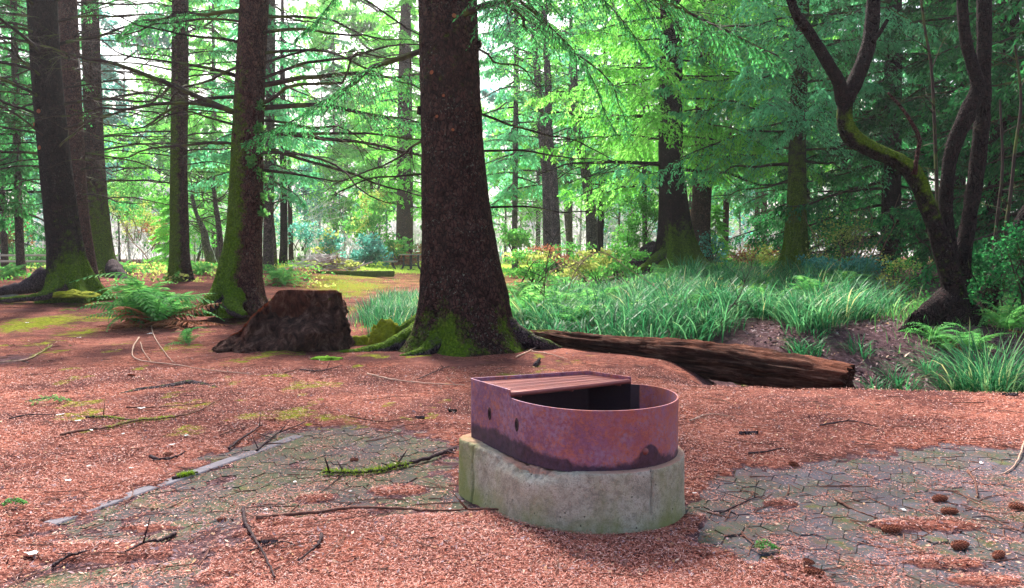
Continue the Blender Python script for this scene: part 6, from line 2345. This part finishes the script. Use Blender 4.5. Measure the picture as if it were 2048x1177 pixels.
# chips of bark
for i, (px, py, a, wx, wy, mat, lab) in enumerate(((536, 1105, .1, .085, .025, 'root', 'grey bark chip in the needles below the long stick'), (1497, 874, .15, .14, .03, 'root', 'flat grey bark strip right of the fire pit'),
                                                  (905, 828, -.4, .08, .05, 'bark_dark', 'dark bark flake left of the ring'), (840, 842, .1, .07, .02, 'root', 'grey bark sliver above the bare paving'), (2020, 795, 0, .14, .05, 'root', 'grey stone-like chip on the crest at the right edge'))):
    p = G(px, py)
    g = Geo()
    n = 10
    xx = np.linspace(-.5, .5, n)
    wv = (.5 - np.abs(xx)) ** .35 * (1 + .3 * rng.normal(0, 1, n).clip(-1, 1))
    top = np.stack([xx * wx, wv * wy * .5, .010 + .004 * rng.random(n)], 1)
    bot = np.stack([xx * wx, -wv * wy * .5, .006 + .004 * rng.random(n)], 1)
    mid_ = (top + bot) / 2 + np.array([0, 0, .008])
    lo1, lo2 = top * [1, 1, 0] + [0, 0, -.004], bot * [1, 1, 0] + [0, 0, -.004]
    V = np.vstack([top, mid_, bot, lo1, lo2])
    Q = []
    for q in range(n - 1):
        Q += [(q, n + q, n + q + 1, q + 1), (n + q, 2 * n + q, 2 * n + q + 1, n + q + 1), (3 * n + q, q, q + 1, 3 * n + q + 1), (2 * n + q, 4 * n + q, 4 * n + q + 1, 2 * n + q + 1)]
    g.add(V, Q)
    o = g.obj('bark_chip', M[mat])
    o.location = (p[0], p[1], float(gz(p[0], p[1])) + .004)
    o.rotation_euler = (0, 0, a)
    tag(o, lab, 'bark chip', 'bark chips on the needles')


# ------------------------------------------------------------------ cones
def cone_mesh(seed, L=.095, R=.019):
    rg = np.random.default_rng(seed)
    g = Geo()
    P_ = np.stack([np.linspace(-L / 2, L / 2, 9), np.zeros(9), np.zeros(9)], 1)
    pr = R * .72 * np.array([.35, .85, 1, 1, .98, .9, .75, .5, .12])
    V, Q, T = tubes(P_, pr, 8, True)
    g.add(V, Q, T, a=.1)
    for i in range(84):
        t = (i + .5) / 84
        a = i * 2.39996
        x = -L / 2 + L * t
        r = R * np.interp(t, [0, .12, .5, .85, 1], [.4, .8, .85, .6, .15])
        n_ = np.array([0, math.cos(a), math.sin(a)])
        tg = np.array([0, -math.sin(a), math.cos(a)])
        c = np.array([x, 0, 0]) + n_ * r * .7
        tip = np.array([x + .006, 0, 0]) + n_ * (r * 1.55)
        w_ = .0062
        V = [c - tg * w_, tip - tg * w_ * .8 - np.array([.002, 0, 0]), tip + np.array([.003, 0, 0]), tip + tg * w_ * .8 - np.array([.002, 0, 0]), c + tg * w_]
        g.add(V, [(0, 1, 2, 3)], [(0, 3, 4)], a=rg.uniform(.2, 1))
    return g.mesh('spruce_cone', M['cone'])


cm = [cone_mesh(i) for i in range(3)]
cones = [(1879, 1004, .15, 1.0, 'brown spruce cone lying level on the right paving, topmost of a pair'), (1898, 1029, -.1, .95, 'light tan spruce cone just below the level brown one'), (1782, 1066, -.1, 1.05, 'dark brown cone left of the pair, in the middle of the paving'),
         (1919, 1098, .2, 1.0, 'reddish cone half covered in needles below the pair'), (2036, 1021, -.5, 1.0, 'dark cone at the right edge'), (1997, 1117, .5, .85, 'reddish cone near the lower right corner'), (1627, 1159, -.4, .9, 'orange-brown cone at the bottom of the right paving'),
         (1616, 1133, -.7, .6, 'small dark cone above the orange-brown one'), (1587, 934, -.8, .75, 'small dark cone at the upper edge of the right paving'), (336, 918, .5, .75, 'brown cone on the dark twig above the edging'),
         (262, 758, 0, .9, 'dark cone near the smooth grey root'), (545, 848, .5, .6, 'small pale cone above the forked twig'), (443, 1044, .3, .5, 'small dark cone on the mossy left paving'), (708, 924, .1, .6, 'small red-brown cone above the moss sleeve'),
         (1215, 806, .4, .55, 'small tan cone scale stuck inside the ring wall')][:-1]
for i, (px, py, rz, s_, lab) in enumerate(cones):
    p = G(px, py)
    e = float(exposed(np.array([p[0]]), np.array([p[1]]))[0])
    o = link('spruce_cone', cm[i % 3])
    z = max(float(gz(p[0], p[1])), .004 if e > .4 else -9)
    o.location = (p[0], p[1], z + .013 * s_)
    o.rotation_euler = (i * 1.1, 0, rz)
    o.scale = (s_ * .86,) * 3
    tag(o, lab, 'cone', 'spruce cones on the ground')


# ------------------------------------------------------------------ single leaves, lichen scraps, sprig
def leaf_obj(px, py, s_, mat, a, label, name='fallen_leaf', cat='leaf', group='fallen leaves and lichen scraps', seed=0):
    rg = np.random.default_rng(seed + 77)
    p = G(px, py)
    n = 9
    th = np.linspace(0, 2 * np.pi, n, endpoint=False)
    r = s_ * (1 + .35 * rg.normal(0, 1, n).clip(-1, 1))
    V = np.stack([r * np.cos(th), .6 * r * np.sin(th), .010 + .3 * s_ * rg.random(n)], 1)
    V = np.vstack([V, [0, 0, .012 + .15 * s_]])
    g = Geo()
    g.add(V, None, [(i, (i + 1) % n, n) for i in range(n)], a=a)
    o = g.obj(name, M[mat])
    o.location = (p[0], p[1], max(float(gz(p[0], p[1])), -.004) + .002)
    o.rotation_euler = (0, 0, rg.random() * 6)
    return tag(o, label, cat, group)


for i, (px, py, s_, mat, a, lab) in enumerate((
    (795, 932, .030, 'deadleaf', .95, 'pale tan curled leaf beside the moss sleeve stick'), (137, 973, .022, 'lichen', 1.0, 'white leaf scrap above the edging at left'), (286, 825, .034, 'lichen', 1.0, 'white folded leaf among the twigs at left'),
    (122, 838, .025, 'lichen', .9, 'small white leaf below the fir sprig'), (62, 1122, .028, 'lichen', .6, 'pale lichen tuft in the bottom left needles'), (180, 942, .016, 'lichen', .3, 'green lichen scrap on the thin twig above the edging'),
    (262, 946, .016, 'lichen', .2, 'green lichen scrap at the twig end above the edging'), (372, 880, .022, 'lichen', .2, 'grey-green lichen flake above the paving corner'), (246, 876, .018, 'lichen', .4, 'lichen scrap below the long mossy branch'), (345, 899, .025, 'lichen', .5, 'pale lichen strip above the cone'),
    (155, 850, .022, 'lichen', .4, 'teal lichen scrap left of the mossy branches'), (182, 869, .024, 'lichen', .5, 'lichen crust on the long mossy branch'), (1645, 730, .03, 'deadleaf', .5, 'brown leaf on the bank beyond the log'), (1290, 716, .03, 'deadleaf', .7, 'orange leaf beside the log'),
    (1075, 765, .02, 'lichen', .5, 'white flake near the grate corner'), (1388, 998, .012, 'lichen', .9, 'white speck on the paving by the footing'), (1805, 1023, .015, 'lichen', .9, 'pale scrap on the right paving left of the cones'), (1962, 929, .018, 'lichen', .9, 'pale leaf at the far edge of the right paving'),
    (590, 968, .012, 'lichen', .9, 'white speck on the bare left paving'), (700, 987, .010, 'lichen', .9, 'white speck above the long thin stick'), (533, 1024, .014, 'lichen', .8, 'white speck left end of the long thin stick'), (900, 1023, .010, 'lichen', .9, 'white speck near the right end of the long stick'),
    (293, 1066, .014, 'lichen', .9, 'white speck on the mossy left paving'), (55, 655, .03, 'lichen', .8, 'pale leaf by the left moss patch'), (158, 680, .03, 'lichen', .9, 'white pebble-like leaf right of the left moss patch'), (300, 672, .035, 'lichen', .8, 'pale scrap beneath the large fern'),
    (1160, 828, .01, 'lichen', .9, 'x'))[:-1]):
    leaf_obj(px, py, s_, mat, a, lab, seed=i)
# bank litter: dull curled leaves, uncountable
rg = np.random.default_rng(91)
g = Geo()
N = 5200
d = rg.uniform(7.6, 11.5, N)
px = rg.uniform(1480, 2150, N)
x = (px - 1024) / FPX * d
nlv = N
z = terr(x, d) + .015
a = rg.random(N) * 6.28
s_ = rg.uniform(.012, .055, N)
c = np.stack([x, d, z], 1)
u = np.stack([np.cos(a), np.sin(a), rg.normal(0, .3, N)], 1) * s_[:, None]
v = np.stack([-np.sin(a), np.cos(a), rg.normal(0, .4, N)], 1) * (s_ * .45)[:, None]
V = np.stack([c - u, c - v, c + u, c + v], 1)
g.add(V.reshape(-1, 3), np.arange(N * 4).reshape(-1, 4), a=np.repeat(rg.beta(1.3, 2.5, N), 4))
# and a scatter of small debris over the needles
N = 6500
y = 3.0 / (1 - rg.random(N) * (1 - 3.0 / 11))
x = (rg.random(N) * 2 - 1) * y * .68
ok = (np.hypot(x - .41, y - 3.87) > .48)
x, y = x[ok], y[ok]
N = len(x)
z = gz(x, y) + .008
a = rg.random(N) * 6.28
s_ = rg.uniform(.006, .016, N)
c = np.stack([x, y, z], 1)
u = np.stack([np.cos(a), np.sin(a), rg.normal(0, .3, N)], 1) * s_[:, None]
v = np.stack([-np.sin(a), np.cos(a), rg.normal(0, .4, N)], 1) * (s_ * .4)[:, None]
V = np.stack([c - u, c - v, c + u, c + v], 1)
g.add(V.reshape(-1, 3), np.arange(N * 4).reshape(-1, 4), a=np.repeat(rg.beta(.7, 1.3, N), 4))
tag(g.obj('leaf_litter', M['deadleaf']), 'dull curled dead leaves and flakes on the bank and needles', 'litter', kind='stuff')
# fine dropped twigs over the needles
g = Geo()
N = 560
y = 3.0 / (1 - rg.random(N) * (1 - 3.0 / 14))
x = (rg.random(N) * 2 - 1) * y * .68
ok = (np.hypot(x - .41, y - 3.87) > .62)
x, y = x[ok], y[ok]
N = len(x)
a = rg.uniform(0, 6.28, N)
L = rg.uniform(.06, .30, N)
k = np.linspace(0, 1, 5)
P = np.zeros((N, 5, 3))
bend = rg.normal(0, .25, N)
P[:, :, 0] = x[:, None] + np.cos(a)[:, None] * L[:, None] * k[None] - np.sin(a)[:, None] * (bend * L)[:, None] * k[None] ** 2
P[:, :, 1] = y[:, None] + np.sin(a)[:, None] * L[:, None] * k[None] + np.cos(a)[:, None] * (bend * L)[:, None] * k[None] ** 2
P[:, :, 2] = gz(P[:, :, 0], P[:, :, 1]) + .010
V, Q, _ = tubes(P, rg.uniform(.0014, .0034, N)[:, None] * np.array([1, 1, .9, .7, .4])[None] * (1 + .05 * y[:, None]), 4)
g.add(V, Q, a=np.repeat(rg.random(N), 20))
tag(g.obj('twig_litter', M['stick']), 'fine dropped twigs scattered over the needles', 'twigs', kind='stuff')

# the green fir sprig at left and the small one on the paving
for px, py, L, az, lab in ((92, 812, .30, .25, 'green fir sprig lying on the needles at left'), (1528, 1106, .10, .1, 'small blue-green fir sprig on the right-hand paving'), (25, 1025, .10, .3, 'small green sprig at the left edge')):
    p = G(px, py)
    g = Geo()
    rg2 = np.random.default_rng(int(px))
    P_ = np.stack([np.linspace(-L / 2, L / 2, 8) * math.cos(az), np.linspace(-L / 2, L / 2, 8) * math.sin(az), .02 + .02 * np.sin(np.linspace(0, 3, 8))], 1)
    V, Q, T = tubes(P_, np.linspace(.003, .0015, 8), 4, True)
    g.add(V, Q, T, m=1)
    spray(g, rg2, P_, L, 12, .35, 7, .03 * L / .3 + .008, .004, .05, m=0, twm=1, start=.1)
    o = g.obj('fir_sprig', [M['fern'], M['twig']])
    o.location = (p[0], p[1], float(gz(p[0], p[1])) + .006)
    tag(o, lab, 'sprig', 'fir sprigs on the ground')
# arching bramble stems by the sedges
for rows, dep, lab in (([(1085, 630), (1090, 560), (1100, 500), (1120, 455)], 12.5, 'thin upright bare sapling just right of the central trunk'), ([(1120, 600), (1150, 545), (1200, 505), (1260, 540), (1330, 590), (1370, 640)], 13.5, 'long arching bramble stem over the sedges'),
                       ([(1060, 560), (1100, 545), (1150, 540), (1175, 560)], 13, 'short arching bramble stem above the ferns'), ([(310, 548), (290, 510), (262, 480), (240, 440)], 34, 'bare leaning pale sapling between the left trunks'), ([(1430, 690), (1445, 640), (1480, 590), (1490, 560)], 10.8, 'bare twisted twig rising from the hollow behind the log')):
    pts = np.array([W(px, py, dep) for px, py in rows])
    pts[0, 2] = min(pts[0, 2], float(terr(pts[0, 0], dep)))
    P_ = crom(pts, 30)
    g = Geo()
    rr0 = .010 * dep / 12
    V, Q, T = tubes(P_ - pts[0], np.linspace(rr0, rr0 * .5, 30), 6, True)
    g.add(V, Q, T, a=.5)
    for q in range(7):
        i = int(rg.integers(4, 29))
        limb_geo(g, rg, P_[i] - pts[0], [rg.normal(), rg.normal(), rg.uniform(.2, 1)], rg.uniform(.25, .7) * dep / 13, rr0 * .5, .1, ntw=4, sub=1)
    o = g.obj('bare_sapling', M['twig_tan' if dep > 12.6 else 'twig'])
    o.location = pts[0]
    tag(o, lab, 'sapling')

# ------------------------------------------------------------------ the pale air under the trees
HAZE = 0.0006
vm = bpy.data.materials.new('haze_air')
vm.use_nodes = True
vt = vm.node_tree
vt.nodes.clear()
pv = vt.nodes.new('ShaderNodeVolumePrincipled')
pv.inputs['Color'].default_value = (.93, .93, .95, 1)
pv.inputs['Density'].default_value = HAZE
pv.inputs['Anisotropy'].default_value = .5
mo_ = vt.nodes.new('ShaderNodeOutputMaterial')
vt.links.new(pv.outputs[0], mo_.inputs['Volume'])
gx0, gx1, gy0, gy1 = float(xs[0]) - 2, float(xs[-1]) + 2, float(ys[0]) - 2, float(ys[-1]) + 2
gt = float(Z.max()) + 22
g = Geo()
box_geo(g, ((gx0 + gx1) / 2, (gy0 + gy1) / 2, (gt - 3) / 2), (gx1 - gx0, gy1 - gy0, gt + 3))
o = g.obj('haze', vm)
tag(o, 'pale damp air under and beyond the trees', 'haze', kind='stuff')
